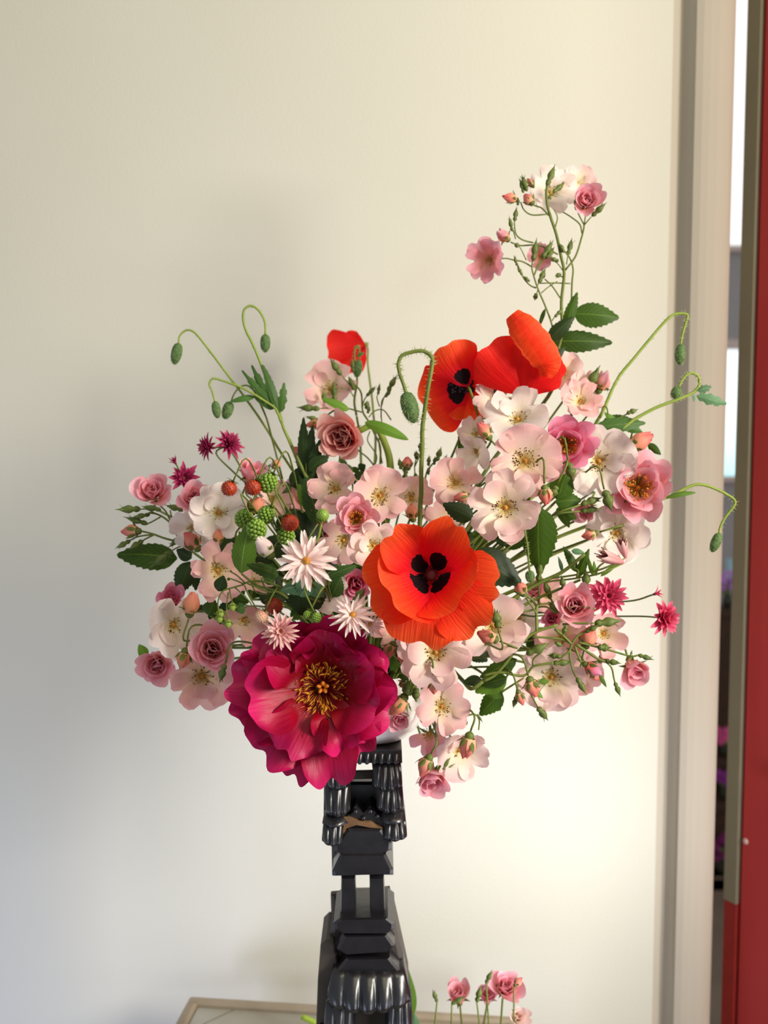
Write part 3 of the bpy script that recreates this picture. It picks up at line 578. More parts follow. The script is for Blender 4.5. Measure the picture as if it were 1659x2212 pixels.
def spray(name, label, cat, reg, Y, stems, buds=(), leaves=(), group=None, rad=.0009, feed=True, mat='stem', seed=1):
    """a branching stem with buds and leaves; coordinates in a 400 pixel crop of the photograph"""
    R = random.Random(seed); pa = path(reg, stems[0][1], Y); t = thing(name, label, cat, pa[0], group)
    for i, (r, pts) in enumerate(stems):
        m = MB(); m.add(*tube(path(reg, pts, Y, R.uniform(-.006, .006) if i else 0), rad*r, rad*r*.8, 6, 4)); m.build('stem', G[mat], t)
    if feed:
        d = (pa[1]-pa[0]).normalized(); stem_in(t, pa[0], d, rad*stems[0][0]*1.05, mat, off=.002)
    for i, bd in enumerate(buds):
        (bx, by, tx, ty, k), pal = bd[:5], (bd[5] if len(bd) > 5 else 'coral'); wf = bd[6] if len(bd) > 6 else 1.0
        y = Y+R.uniform(-.008, .002); P, T = P3(*Z(reg, bx, by), y), P3(*Z(reg, tx, ty), y+R.uniform(-.006, .006))
        if k == 'g': bud_parts(t, P, T, 'g', wf, i+seed)
        else:
            b = bud_parts(None, P, T, k, wf, i+seed).build('rosebud', G['sepal'], t)
            for V, F, U in bud_petals(P, T, k, wf, i+seed): mk('petal', V, F, PM[pal], b, uv=U)
    for (b, tp, wz, mt) in leaves: leafpart(t, Z(reg, *b), Z(reg, *tp), wz/4.1475, Y+R.uniform(-.006, .010), mt)
    return t
def hairs(par, pts, r, L, cnt, seed, name='hairs'):
    R = random.Random(seed); sp = smooth_path(pts, 4); m = MB()
    for k in range(cnt):
        i = R.randrange(len(sp)-1); p = sp[i]+(sp[i+1]-sp[i])*R.random(); d = Vector((R.gauss(0, 1), R.gauss(0, 1), R.gauss(0, 1))); tg = Vector(sp[i+1]-sp[i]).normalized(); d = (d-tg*d.dot(tg)).normalized(); s = tg*r*.16; q = Vector(p)+d*r*.8
        m.add([q-s, q+s, q+d*L*R.uniform(.6, 1.1)+tg*L*R.uniform(-.3, .3)], [(0, 1, 2)])
    return m.build(name, G['hair'], par, kind='stuff')
def poppybud(label, reg, pts, Y, bc, bt, wz, rad=.0010, hair=60, feed=True, mat='stem', leaves=(), budY=0.0, dY=0.0, group='nodding poppy buds'):
    """pts from the bud down the stem; bc the stem end of the bud, bt its tip"""
    pa = path(reg, pts, Y, dY); P, T = P3(*Z(reg, *bc), Y), P3(*Z(reg, *bt), Y+budY); ax = T-P; L = ax.length; ax /= L; w_ = wz/4.1475*mpp(P)/2
    t = thing('poppy_bud', label, 'poppy bud', pa[-1], group); sd = int(bc[0]+bc[1])
    m = MB(); m.add(*lathe(P, ax, [(w_*.3, -.02*L), (w_*.7, .06*L), (w_*.93, .22*L), (w_, .45*L), (w_*.93, .65*L), (w_*.72, .82*L), (w_*.4, .95*L), (w_*.06, L)], 14, 2, .05)); bd = m.build('bud', G['pbud'], t)
    R = random.Random(sd); h = MB(); e1, e2, a = frame(ax)
    for k in range(hair*3):
        f = R.random(); th = R.uniform(0, 6.28); rr = w_*math.sin(math.pi*(.12+.82*f))**.6; d = Vector(e1*math.cos(th)+e2*math.sin(th)); q = P+ax*L*f+d*rr*.95
        h.add([q-ax*w_*.035, q+ax*w_*.035, q+(d*.8+ax*.5)*w_*R.uniform(.22, .38)], [(0, 1, 2)])
    h.build('bristles', G['hair'], bd, kind='stuff')
    m = MB(); m.add(*tube(pa, rad*.85, rad*1.2, 7, 4)); m.build('stem', G[mat], t)
    hairs(t, pa, rad, rad*2.6, hair*2, sd)
    for (b, tp, wz_, mt, sh) in leaves: leafpart(t, Z(reg, *b), Z(reg, *tp), wz_/4.1475, Y-.002, mt, sh, serr=.06)
    if feed: stem_in(t, pa[-1], (pa[-2]-pa[-1]).normalized(), rad*1.2, mat, off=.002)
    return t
def columbine(label, px, py, r, pal, Y, sx, sy, layers, centre=None, seed=0, stem=True, group='columbine flowers', wid=.2, name='columbine'):
    c = P3(px, py, Y); R = r*mpp(c); n = facing(c, sx, sy); t = thing(name, label, 'columbine', c-n*R*.2, group); Rr = random.Random(int(px+py))
    for li, (cnt, ln, a0, a1, pt) in enumerate(layers):
        for k in range(cnt):
            L = R*ln*Rr.uniform(.86, 1.12); P = petal(L, R*wid*Rr.uniform(.85, 1.2), a0+Rr.uniform(-8, 8), a1+Rr.uniform(-12, 12), .35, .02, base=.5, point=pt, n=5, seed=li*100+k)
            V, F, U = place(P, c, n, 6.283*(k+.5*li)/cnt+Rr.uniform(-.12, .12), r0=R*.05, h0=R*.05*li); mk('petal', V, F, PM[pal], t, uv=U)
    m = MB(); m.add(*lathe(c, n, [(R*.1, -.06*R), (R*.13, .06*R), (R*.14, .2*R), (R*.10, .28*R), (R*.02, .30*R)], 10)); m.build('flower_centre', G[centre or 'yellow'], t)
    if stem: stem_in(t, c, n, .0008)
    return t
def berry(label, px, py, r, mat, Y, kind='rasp', lean=(0, -.3), group=None, stem=True, cal='up'):
    c = P3(px, py, Y); R = r*mpp(c); n = facing(c, *lean); e1, e2, a = frame(n); t = thing('raspberry' if kind == 'rasp' else 'strawberry', label, 'berry', c-n*R, group); m = MB()
    ax = np.array(UP)*.9+np.array(RIGHT)*(.5 if px % 2 else -.4); ax /= np.linalg.norm(ax); ne = 62 if kind == 'rasp' else 90
    if kind != 'rasp': m.add(*lathe(np.array(c)-ax*R, ax, [(R*.2, .02*R), (R*.62, .22*R), (R*.92, .62*R), (R*.98, 1.0*R), (R*.86, 1.5*R), (R*.5, 1.86*R), (R*.05, 2*R)], 14))
    f1, f2, _ = frame(ax)
    for k in range(ne):
        z = 1-2*(k+.5)/ne; ph = k*2.39996; q = math.sqrt(1-z*z); d = f1*q*math.cos(ph)+f2*q*math.sin(ph)+ax*z*(1.12 if kind == 'rasp' else 1.0); p = np.array(c)+d*R*(.80 if kind == 'rasp' else .95); s = R*(.235 if kind == 'rasp' else .12)
        g1, g2, gn = frame(d); V = []
        if kind == 'rasp':
            for (rr, hh) in ((.9, -.2), (1.0, .3), (.62, .82)):
                for i in range(6): V.append(p+(g1*math.cos(i*1.047)+g2*math.sin(i*1.047))*rr*s+gn*hh*s)
            V.append(p+gn*s); m.add(V, grid_faces(6, 3, True)+[(12+i, 12+(i+1) % 6, 18) for i in range(6)])
        else:
            V = [p+g1*s, p+g2*s, p-g1*s, p-g2*s, p+gn*s*2.0+g1*s*.9]; m.add(V, [(0, 1, 4), (1, 2, 4), (2, 3, 4), (3, 0, 4)])
    m.build('fruit', G[mat], t); k_ = MB()
    sgn = -1 if cal == 'down' else 1
    for k in range(6): k_.add(*place(petal(R*1.1, R*.5, 60, 110, .2, .03, base=.9, point=.9, n=4, seed=k), np.array(c)+ax*R*.95*sgn, ax*sgn, k*1.05))
    k_.build('calyx', G['sepal'], t)
    if stem: stem_in(t, Vector(np.array(c)+ax*R*sgn), Vector(-ax*sgn), .0007)
    return t
def explicit(par, c, n, mp, rows, mat, name='petal', seed=0):
    """rows: angle seen (counterclockwise from right), length px, width px, lean at base, lean at rim, cup, ruffle, jag, [height px], [root radius px]"""
    for i, rw in enumerate(rows):
        an, L, W, a0, a1, cp, rf, jg = rw[:8]; h0 = rw[8] if len(rw) > 8 else 0; r0 = rw[9] if len(rw) > 9 else 4; mt = PM[rw[10]] if len(rw) > 10 else mat
        P = petal(L*mp, W*mp, a0, a1, cp, rf, 2.6, .1, jg, base=.35, n=19, seed=seed+i); V, F, U = place(P, c, n, math.radians(an-90), r0=r0*mp, h0=h0*mp); mk(name, V, F, mt, par, uv=U)

# ================================================================ the bouquet
# ---- peony
c = P3(698, 1484, -.10); n = facing(c, -.04, -.06); mp = mpp(c)*.91
pe = thing('peony', 'huge magenta peony with golden stamens hanging at the front of the vase', 'peony', c-n*.02)
PR = [(176, 236, 150, 62, 96, .10, .12, .03, -8), (200, 226, 170, 66, 108, .08, .13, .03, -14), (228, 226, 190, 64, 98, .08, .13, .03, -6), (252, 236, 130, 66, 104, .06, .12, .03, -14), (276, 240, 150, 64, 94, .1, .10, .03, -8), (300, 200, 130, 62, 100, .1, .14, .03, -12), (318, 176, 110, 60, 90, .1, .12, .03, -5),
      (342, 186, 190, 60, 88, .12, .09, .02, -5), (12, 180, 190, 58, 82, .12, .08, .02, -9), (44, 178, 180, 56, 80, .14, .09, .02, -5), (72, 184, 180, 55, 80, .12, .09, .02, -9), (100, 180, 190, 55, 80, .12, .09, .02, -3), (130, 188, 180, 56, 84, .12, .10, .02, -9), (150, 214, 150, 60, 92, .12, .12, .03, -3),
      (186, 178, 190, 44, 72, .2, .08, .02, 3, 30), (240, 176, 150, 52, 92, .16, .15, .03, 3, 14), (290, 160, 120, 50, 88, .16, .16, .03, 3, 14), (338, 140, 170, 40, 60, .2, .08, .02, 3, 34), (30, 132, 170, 36, 54, .22, .08, .02, 3, 36), (84, 134, 180, 34, 58, .2, .10, .02, 3, 36), (135, 150, 160, 40, 62, .2, .10, .02, 3, 32),
      (264, 80, 70, 48, 116, .3, .18, .03, 6, 62), (100, 84, 110, 26, 20, .30, .16, .03, 4, 66), (314, 78, 60, 50, 104, .3, .16, .03, 5, 62)]
explicit(pe, c, n, mp, PR, PM['peony'], seed=900)
R = random.Random(5); e1, e2, a = frame(n)
def bigstamen(mb, c, e1, e2, a, R, r0, r1, h, mp, s):
    t = R.uniform(0, 6.283); q = R.uniform(r0, r1)*mp; hh = R.uniform(h*.6, h)*mp; d = e1*math.cos(t)+e2*math.sin(t); b = np.array(c)+d*q*.55+a*4*mp; tip = np.array(c)+d*q+a*hh
    k = np.array([R.gauss(0, 1) for _ in range(3)])*.7+d+a*.6; k /= np.linalg.norm(k)
    mb.add(*tube([b, (b+tip)/2+a*2*mp, tip], .8*mp, .7*mp, 4, 1)); mb.add(*tube([tip, tip+k*5*s*mp, tip+k*10*s*mp+a*2*mp], 2.0*mp, 1.2*mp, 5, 2, lambda f: .6+.9*math.sin(math.pi*f)))
for k in range(8):
    m = MB()
    for q in range(20): bigstamen(m, c, e1, e2, a, random.Random(k*40+q), 30, 70, 36, mp, 1.4)
    m.build('stamen_tuft', G['gold'], pe)
for k in range(5):
    m = MB(); d = e1*math.cos(k*1.257)+e2*math.sin(k*1.257); m.add(*tube([np.array(c)+d*4*mp, np.array(c)+d*9*mp+a*14*mp, np.array(c)+d*8*mp+a*26*mp, np.array(c)+d*14*mp+a*32*mp], 8*mp, 3*mp, 7, 2)); m.build('carpel', G['orange'], pe)
m = MB(); m.add(*lathe(c-n*26*mp, n, [(5*mp, -6*mp), (24*mp, 2*mp), (34*mp, 16*mp), (26*mp, 26*mp)], 12)); m.build('calyx', G['sepal'], pe)
stem_in(pe, c-n*.012, n, .0030, off=.01)

# ---- poppies
def pod(par, c, n, r, mp, cnt=90, dark=True):
    m = MB(); m.add(*lathe(c, n, [(r*.4, 0), (r*.9, r*.5), (r, r*1.0), (r*1.05, r*1.25), (r*.3, r*1.45), (r*.02, r*1.4)], 16, 8, .06)); m.build('seed_pod', G['pod'], par)
    m = MB(); e1, e2, a = frame(n); R = random.Random(3)
    for k in range(cnt):
        t = R.uniform(0, 6.28); d = e1*math.cos(t)+e2*math.sin(t); q = r*R.uniform(1.2, 2.1); tip = np.array(c)+d*q+a*r*R.uniform(.7, 1.5)
        m.add(*tube([np.array(c)+d*r*.6, tip], r*.03, r*.03, 3, 2)); m.add(*lathe(tip, d, [(r*.03, -r*.1), (r*.1, 0), (r*.03, r*.1)], 5))
    m.build('stamens', G['black'], par, kind='stuff')
GPO = 'red poppies'
c = P3(932, 1244, -.135); n = facing(c, -.03, .12); mp = mpp(c)
po = thing('poppy', 'wide open orange-red poppy facing out with four black blotches', 'poppy', c-n*.01, GPO)
explicit(po, c, n, mp, [(196, 158, 190, 50, 88, .10, .04, .014, -16), (352, 156, 140, 58, 92, .04, .06, .03, -14), (262, 170, 190, 50, 94, .03, .08, .03, -20), (312, 172, 150, 54, 94, .04, .08, .03, -17)], PM['poppy'], seed=300)
explicit(po, c, n, mp, [(138, 156, 120, 36, 60, .16, .05, .02, 0, 8), (60, 166, 125, 30, 52, .14, .06, .025, 2, 8), (210, 140, 200, 34, 58, .16, .03, .012, -2, 8), (322, 128, 190, 34, 54, .18, .04, .014, -3, 8)], PM['blotch'], seed=340)
pod(po, c+n*2*mp, n, 13*mp, mp); stem_in(po, c, n, .0013)
# poppy turned away, stem towards the viewer
c = P3(1012, 836, .03); n = facing(c, -.52, .42); n = (n-2*(CAM-c).normalized()*n.dot((CAM-c).normalized())*1.0).normalized(); mp = mpp(c)
po = thing('poppy', 'red poppy turned half away showing its dark base, below the folded one', 'poppy', c, GPO)
t_ = (CAM-c).normalized(); r_ = (RIGHT-t_*RIGHT.dot(t_)).normalized(); u_ = t_.cross(r_)
def sheet(par, c, ang, L, W, tilt0, tilt1, cup, rf, jg, mat, seed, fwd=0.0, name='petal', sgn=1):
    """petal leaving c in the seen direction ang, leaning from the picture plane towards (+) or away from the viewer"""
    P = petal(L*mp, W*mp, 90-tilt0, 90-tilt1, cup*sgn, rf, 2.6, .05, jg, base=.3, n=13, seed=seed); V, F, U = place(P, c+t_*fwd*mp, t_, math.radians(ang-90), ref=u_); mk(name, V, F, PM[mat], par, uv=U)
sheet(po, c, 203, 118, 168, -10, -30, -.10, .03, .012, 'blotch', 11, -4); sheet(po, c, 262, 78, 110, -8, -20, -.1, .03, .012, 'poppy', 12, -6)
sheet(po, c, 118, 112, 118, 30, 8, -.18, .04, .012, 'blotch', 13, 2); sheet(po, c, 318, 58, 70, -20, -10, .1, .05, .02, 'poppy', 14, 0); sheet(po, c, 165, 110, 110, -24, -34, -.1, .03, .012, 'poppy', 15, -8); sheet(po, c, 60, 86, 70, 8, -10, -.1, .04, .012, 'poppy', 16, -6)
m = MB(); e1, e2, a = frame(t_)
for k in range(70):
    R = random.Random(k); q = np.array(c)+np.array(u_)*R.uniform(-12, 14)*mp+np.array(r_)*R.uniform(-40, 12)*mp-np.array(t_)*R.uniform(-2, 4)*mp; m.add(*lathe(q, t_, [(1*mp, -3*mp), (3*mp, 0), (1*mp, 3*mp)], 5))
m.build('stamens', G['black'], po, kind='stuff')
m = MB(); m.add(*tube([c+t_*3*mp]+path('C', [(1560, 600), (1590, 690), (1625, 815)], .024), .0012, .0012, 7, 4)); m.build('stem', G['stem'], po); stem_in(po, P3(*Z('C', 1625, 815), .024), (-.1, 0, 1), .0012, off=.002)
# poppy seen from the side with one folded petal
c = P3(1136, 852, .02); mp = mpp(c); t_ = (CAM-c).normalized(); r_ = (RIGHT-t_*RIGHT.dot(t_)).normalized(); u_ = t_.cross(r_)
po = thing('poppy', 'red poppy seen from the side with one petal folded over, topmost of three', 'poppy', c, GPO)
sheet(po, c, 118, 182, 195, -20, -62, -.12, .04, .012, 'redpoppy', 21, -24); sheet(po, c, 66, 150, 130, -20, -55, -.1, .04, .012, 'redpoppy', 22, -26)
sheet(po, c, 128, 148, 140, 34, 8, -.16, .03, .010, 'redpoppy', 23, 0); sheet(po, c, 84, 118, 150, 38, 6, -.20, .03, .012, 'redpoppy', 24, 4); sheet(po, c, 48, 92, 90, 20, 0, -.2, .05, .016, 'redpoppy', 25, -4)
# the folded petal: a broad strip lying along the right rim
fa, fb = P3(1198, 800, .012), P3(1104, 668, -.004); V = []; U = []
ctr = [np.array(P3(*q)) for q in ((1180, 815, .0), (1183, 784, -.006), (1158, 744, -.012), (1128, 706, -.014), (1106, 679, -.008))]; hw = [12, 30, 34, 31, 16]; cc = smooth_path(ctr, 5); hh = np.interp(np.linspace(0, 1, len(cc)), np.linspace(0, 1, 5), hw)
for j, p in enumerate(cc):
    s = j/(len(cc)-1); tg = cc[min(j+1, len(cc)-1)]-cc[max(j-1, 0)]; tg /= np.linalg.norm(tg); x = np.cross(tg, np.array(t_)); x /= np.linalg.norm(x)
    for i in range(11):
        u = i/5-1; jg = 1+.04*math.sin(j*2.1+i*.5)*abs(u)**3; V.append(p+x*u*hh[j]*mp*jg+np.array(t_)*mp*(10*(1-u*u)-3+2.5*math.sin(j*1.7+u*4)*abs(u)+1.2*math.sin(u*14+j*.3))); U.append((s*.9+.05, .55+.4*abs(u)))
mk('folded_petal', V, grid_faces(11, len(cc)), PM['poppy'], po, uv=U, label='lighter petal folded over the cup')
m = MB(); calyx(m, c, Vector((0, 0, 1)), 7*mp, 12*mp, True, 2, 70); m.build('calyx', G['lime'], po)
m = MB(); m.add(*tube([c]+path('D', [(995, 870), (975, 950), (940, 1080), (895, 1250)], .02, -.02), .0012, .0013, 7, 4)); m.build('stem', G['stem'], po); stem_in(po, P3(*Z('D', 895, 1250), .0), (.1, 0, 1), .0013, off=.002)
# far drooping poppy by the wall
c = P3(789, 745, .235); mp = mpp(c); t_ = (CAM-c).normalized(); r_ = (RIGHT-t_*RIGHT.dot(t_)).normalized(); u_ = t_.cross(r_)
po = thing('poppy', 'small scarlet poppy drooping close to the wall, farthest back', 'poppy', c, GPO)
for i, (an, L_, W_, a0, a1, f_) in enumerate(((190, 88, 92, 10, 20, 8), (215, 96, 70, -10, -20, -6), (172, 62, 60, -20, -40, -10), (235, 70, 60, 20, 10, 4), (200, 80, 80, -40, -50, -14))): sheet(po, c, an, L_, W_, a0, a1, -.22, .07, .02, 'redpoppy', 60+i, f_)
m = MB(); calyx(m, c, (r_*.6+u_*.3)*-1, 5*mp, 9*mp, False); m.build('calyx', G['lime'], po)
pa = [c]+path('C', [(632, 185), (642, 240), (640, 350), (660, 520), (680, 680), (692, 820)], .235, -.08); m = MB(); m.add(*tube(pa, .0011, .0012, 7, 4)); m.build('stem', G['lime'], po); stem_in(po, pa[-1], (-.1, .1, 1), .0012, off=.002)

# ---- open roses: label, px, py, radius, palette, Y, lean x, lean y, petals, extra, cup
O = [
 ('largest pale pink open rose, centre right, facing straight out', 1092, 1097, 74, 'blush', -.095, -.05, .08, 6, 2, .1), ('pale pink open rose just above the largest one, below the folded poppy', 1134, 996, 72, 'pale', -.07, .1, .05, 5, 1, .12),
 ('smaller pink open rose with bright yellow centre beside its coral bud', 985, 1045, 50, 'pale', -.05, .05, .15, 5, 1, .3), ('large cream white rose between two pink roses at the right', 1293, 996, 72, 'white', -.03, .1, -.05, 6, 2, .25),
 ('white open rose below the right hand pink rose, dark husks at its foot', 1332, 1152, 60, 'white', -.025, .15, -.1, 6, 3, .15), ('big white rose tipped upward beneath the folded red poppy', 1118, 908, 62, 'white', -.01, -.05, .55, 5, 1, .25),
 ('cream rose under the turned away poppy, partly hidden', 1066, 872, 44, 'blush', .03, .3, .35, 5, 1, .35), ('small drooping cream rose left of the upper pale rose', 1030, 975, 36, 'white', -.03, -.3, -.3, 5, 0, .5), ('small cream rose behind a coral bud under the turned poppy', 1030, 938, 34, 'blush', .01, -.5, .2, 5, 0, .4),
 ('whitish rose behind the folded poppy at the upper right', 1215, 808, 40, 'blush', .06, .2, .3, 5, 1, .4), ('cream rose beside a green bud at the upper right edge', 1256, 838, 34, 'blush', .05, .5, .3, 5, 0, .5), ('frilled pale pink rose above the deep pink double rose', 1252, 868, 42, 'pale', .03, .25, .4, 6, 3, .4),
 ('pink open rose with yellow centre just above the cupped pink rose, centre', 820, 1071, 56, 'pale', -.06, 0, .1, 5, 0, .1), ('pale rose left of the yellow centred pink rose, turned aside', 727, 1056, 50, 'pale', -.045, -.35, .1, 5, 2, .3), ('pale rose touching the orange poppy on its left side', 807, 1178, 50, 'blush', -.085, .05, -.05, 6, 1, .12),
 ('pale rose half hidden left of the cupped pink rose', 742, 1166, 48, 'pale', -.05, -.1, -.2, 5, 0, .2), ('pink rose behind the hairy bud stem, centre', 888, 1078, 44, 'pale', -.01, -.1, .3, 5, 0, .3), ('pale pink rose peeping over the top of the orange poppy', 960, 1130, 42, 'pale', -.005, .1, .6, 5, 0, .3),
 ('pale open rose directly below the orange poppy', 941, 1409, 74, 'blush', -.10, 0, .02, 6, 3, .12), ('mauve pink rose with two big petals right of the vase', 952, 1526, 56, 'pale', -.06, .3, -.1, 5, 0, .15), ('large pale rose crossed by a green bud, right of the poppy', 1065, 1352, 68, 'blush', -.05, .05, .05, 6, 2, .2),
 ('peach pink open rose at the lower right, facing down', 1191, 1461, 66, 'blush', -.04, .05, -.22, 6, 1, .15), ('pale rose behind coral bud at the right, thin dark stamens', 1302, 1368, 46, 'pale', -.005, .35, -.1, 5, 1, .3), ('pale rose half hidden right of the peach rose', 1253, 1452, 42, 'pale', .015, .4, -.1, 5, 0, .3),
 ('cream open rose under red berries on the left', 472, 1108, 56, 'white', -.04, .05, .1, 5, 2, .35), ('white rose petals hanging at the left below the pink doubles', 418, 1138, 42, 'white', -.01, -.3, -.4, 5, 0, .4), ('mauve pink open rose left of the curled green leaf', 468, 1233, 60, 'pale', -.05, .28, -.02, 6, 1, .3),
 ('pale petals of a rose seen from behind among strawberry stems', 548, 1262, 40, 'pale', -.03, .1, .6, 5, 0, .45), ('large creamy white rose at the far left, side on', 372, 1350, 66, 'white', -.05, .42, -.1, 6, 2, .4), ('pale open rose at the bottom left, facing down', 438, 1458, 66, 'pale', -.05, .02, -.32, 6, 1, .2),
 ('pale rose hanging behind the strawberry stems', 526, 1338, 44, 'pale', -.02, .1, -.5, 5, 0, .5), ('pale pink rose tucked behind the upper left berries', 588, 1078, 36, 'pale', -.02, .2, .2, 5, 0, .4), ('pale rose behind the bud cluster, below the far poppy', 716, 842, 50, 'pale', .10, -.25, .35, 5, 1, .45),
 ('dusky pale rose under the left edge of the orange poppy', 852, 1362, 44, 'pale', -.06, -.2, .4, 5, 2, .5), ('pale drooping rose at the bottom right seen from behind', 990, 1618, 56, 'blush', -.045, .35, -.55, 6, 1, .55), ('pale rose petals under the strawberry leaf by the palest columbine', 700, 1275, 42, 'white', -.085, .45, -.3, 5, 0, .5),
 ('pink rose deep behind the berries and dark leaf', 655, 1082, 46, 'pink', .03, .1, .3, 5, 2, .3), ('pale rose filling the gap right of the orange poppy', 1120, 1335, 40, 'white', .0, .3, .2, 5, 0, .3), ('faint pink rose behind stems at the right centre', 1175, 1285, 38, 'pale', .02, .2, .2, 5, 1, .4),
 ('pale rose behind the double pink rose at the right', 1215, 1378, 50, 'pale', .015, -.1, .2, 5, 1, .3),
]
for q in O:
    f = {}
    if 'yellow cent' in q[0]: f = dict(ant='orange') if 'bright' in q[0] else {}
    rose(*q, **f)
t = rose('bloom that has dropped most petals, bare stamens by the vase', 928, 1584, 42, 'pink', -.045, -.25, -.35, 5, 0, .4, skip=(0, 1, 4), spin=0.0)

# ---- double roses: label, px, py, r, palette, Y, lean, count, openness
D = [
 ('deep pink double rose with glowing centre below the folded poppy', 1224, 960, 54, 'deep', -.055, .05, .05, 11, .95, None, GD, True), ('large clear pink rose with orange stamens at the far right', 1381, 1052, 64, 'pink', -.045, .1, .08, 11, 1.1, None, GD, True),
 ('round pink double rose at the upper left edge of the bouquet', 330, 1060, 43, 'pink', .0, -.1, .45, 14, .55), ('pink double rose in front of the wine columbines on the left', 419, 1076, 42, 'pink', -.03, -.1, .35, 13, .5), ('cupped pink rose in the middle with a pale inner petal', 770, 1118, 42, 'pink', -.085, -.05, .15, 10, .95, None, GD, True),
 ('pink double rose behind the large creamy white rose, far left', 372, 1293, 34, 'deep', -.015, .2, .45, 11, .5), ('pale pink double rose lowest on the far left edge', 338, 1436, 42, 'pink', -.02, -.1, -.2, 14, .6), ('pink double rose below the strawberries, left of the peony', 459, 1401, 52, 'pink', -.075, .05, .05, 14, .7),
 ('pink double rose below the thistle like bud at the right', 1242, 1308, 46, 'pink', -.05, .05, .15, 14, .6, None, GD), ('half hidden deep pink rose left of the right double rose', 1192, 1336, 26, 'deep', -.02, -.3, .1, 10, .5), ('half open pink rose at the lower right edge above the beige wall', 1370, 1446, 44, 'pink', -.015, .3, -.6, 9, .30),
 ('half open pink rose tucked behind the wine columbine stems', 540, 1020, 40, 'pink', .02, .2, .7, 8, .2), ('pink rose behind a thin bud stem right of the big leaf', 1266, 1102, 34, 'pink', .02, -.2, -.5, 9, .4), ('pink petals behind the poppy bud at the right centre', 1157, 1278, 26, 'pink', .0, -.1, .5, 9, .35),
 ('pink half open rose hanging lowest of all beside the pillar', 932, 1684, 48, 'pink', -.05, .12, -.72, 9, .30), ('rosy petals under the peach bud beside the peony', 862, 1552, 30, 'pink', -.06, .2, -.5, 9, .4), ('crimson rose deep inside, below the pale roses left of the poppy', 770, 1262, 40, 'deep', -.02, .1, -.1, 11, .5), ('pink rose shaded behind the dark leaves, upper centre left', 690, 1150, 36, 'deep', .0, -.2, .1, 10, .5),
]
for q in D: drose(*q[:10], **(dict(inner=q[10], group=q[11]) if len(q) > 10 else {}), **(dict(stam=q[12]) if len(q) > 12 else {}))
tu = drose('big round salmon bloom with packed petals on a thick curved stem', 738, 944, 62, 'tulip', .02, -.25, -.08, 16, .36, stem=False, group=None)
q_ = ORG[tu.name]; tu.name = 'cupped_bloom'; ORG[tu.name] = q_; tu['category'] = 'flower'
pa = path('C', [(560, 960), (690, 905), (745, 960), (790, 1060), (830, 1180), (848, 1320)], .05, -.01); m = MB(); m.add(*tube(pa, .0030, .0034, 9, 5)); m.build('stem', G['lime'], tu, label='thick pale green stem'); stem_in(tu, pa[-1], (-.05, 0, 1), .0033, off=.002)
leafpart(tu, Z('C', 615, 880), Z('C', 995, 1055), 105/4.1475, .035, 'light', 'narrow', serr=0, curl=-.25, droop=.22); leafpart(tu, Z('C', 470, 770), Z('C', 225, 665), 80/4.1475, .02, 'light', 'narrow', serr=0)

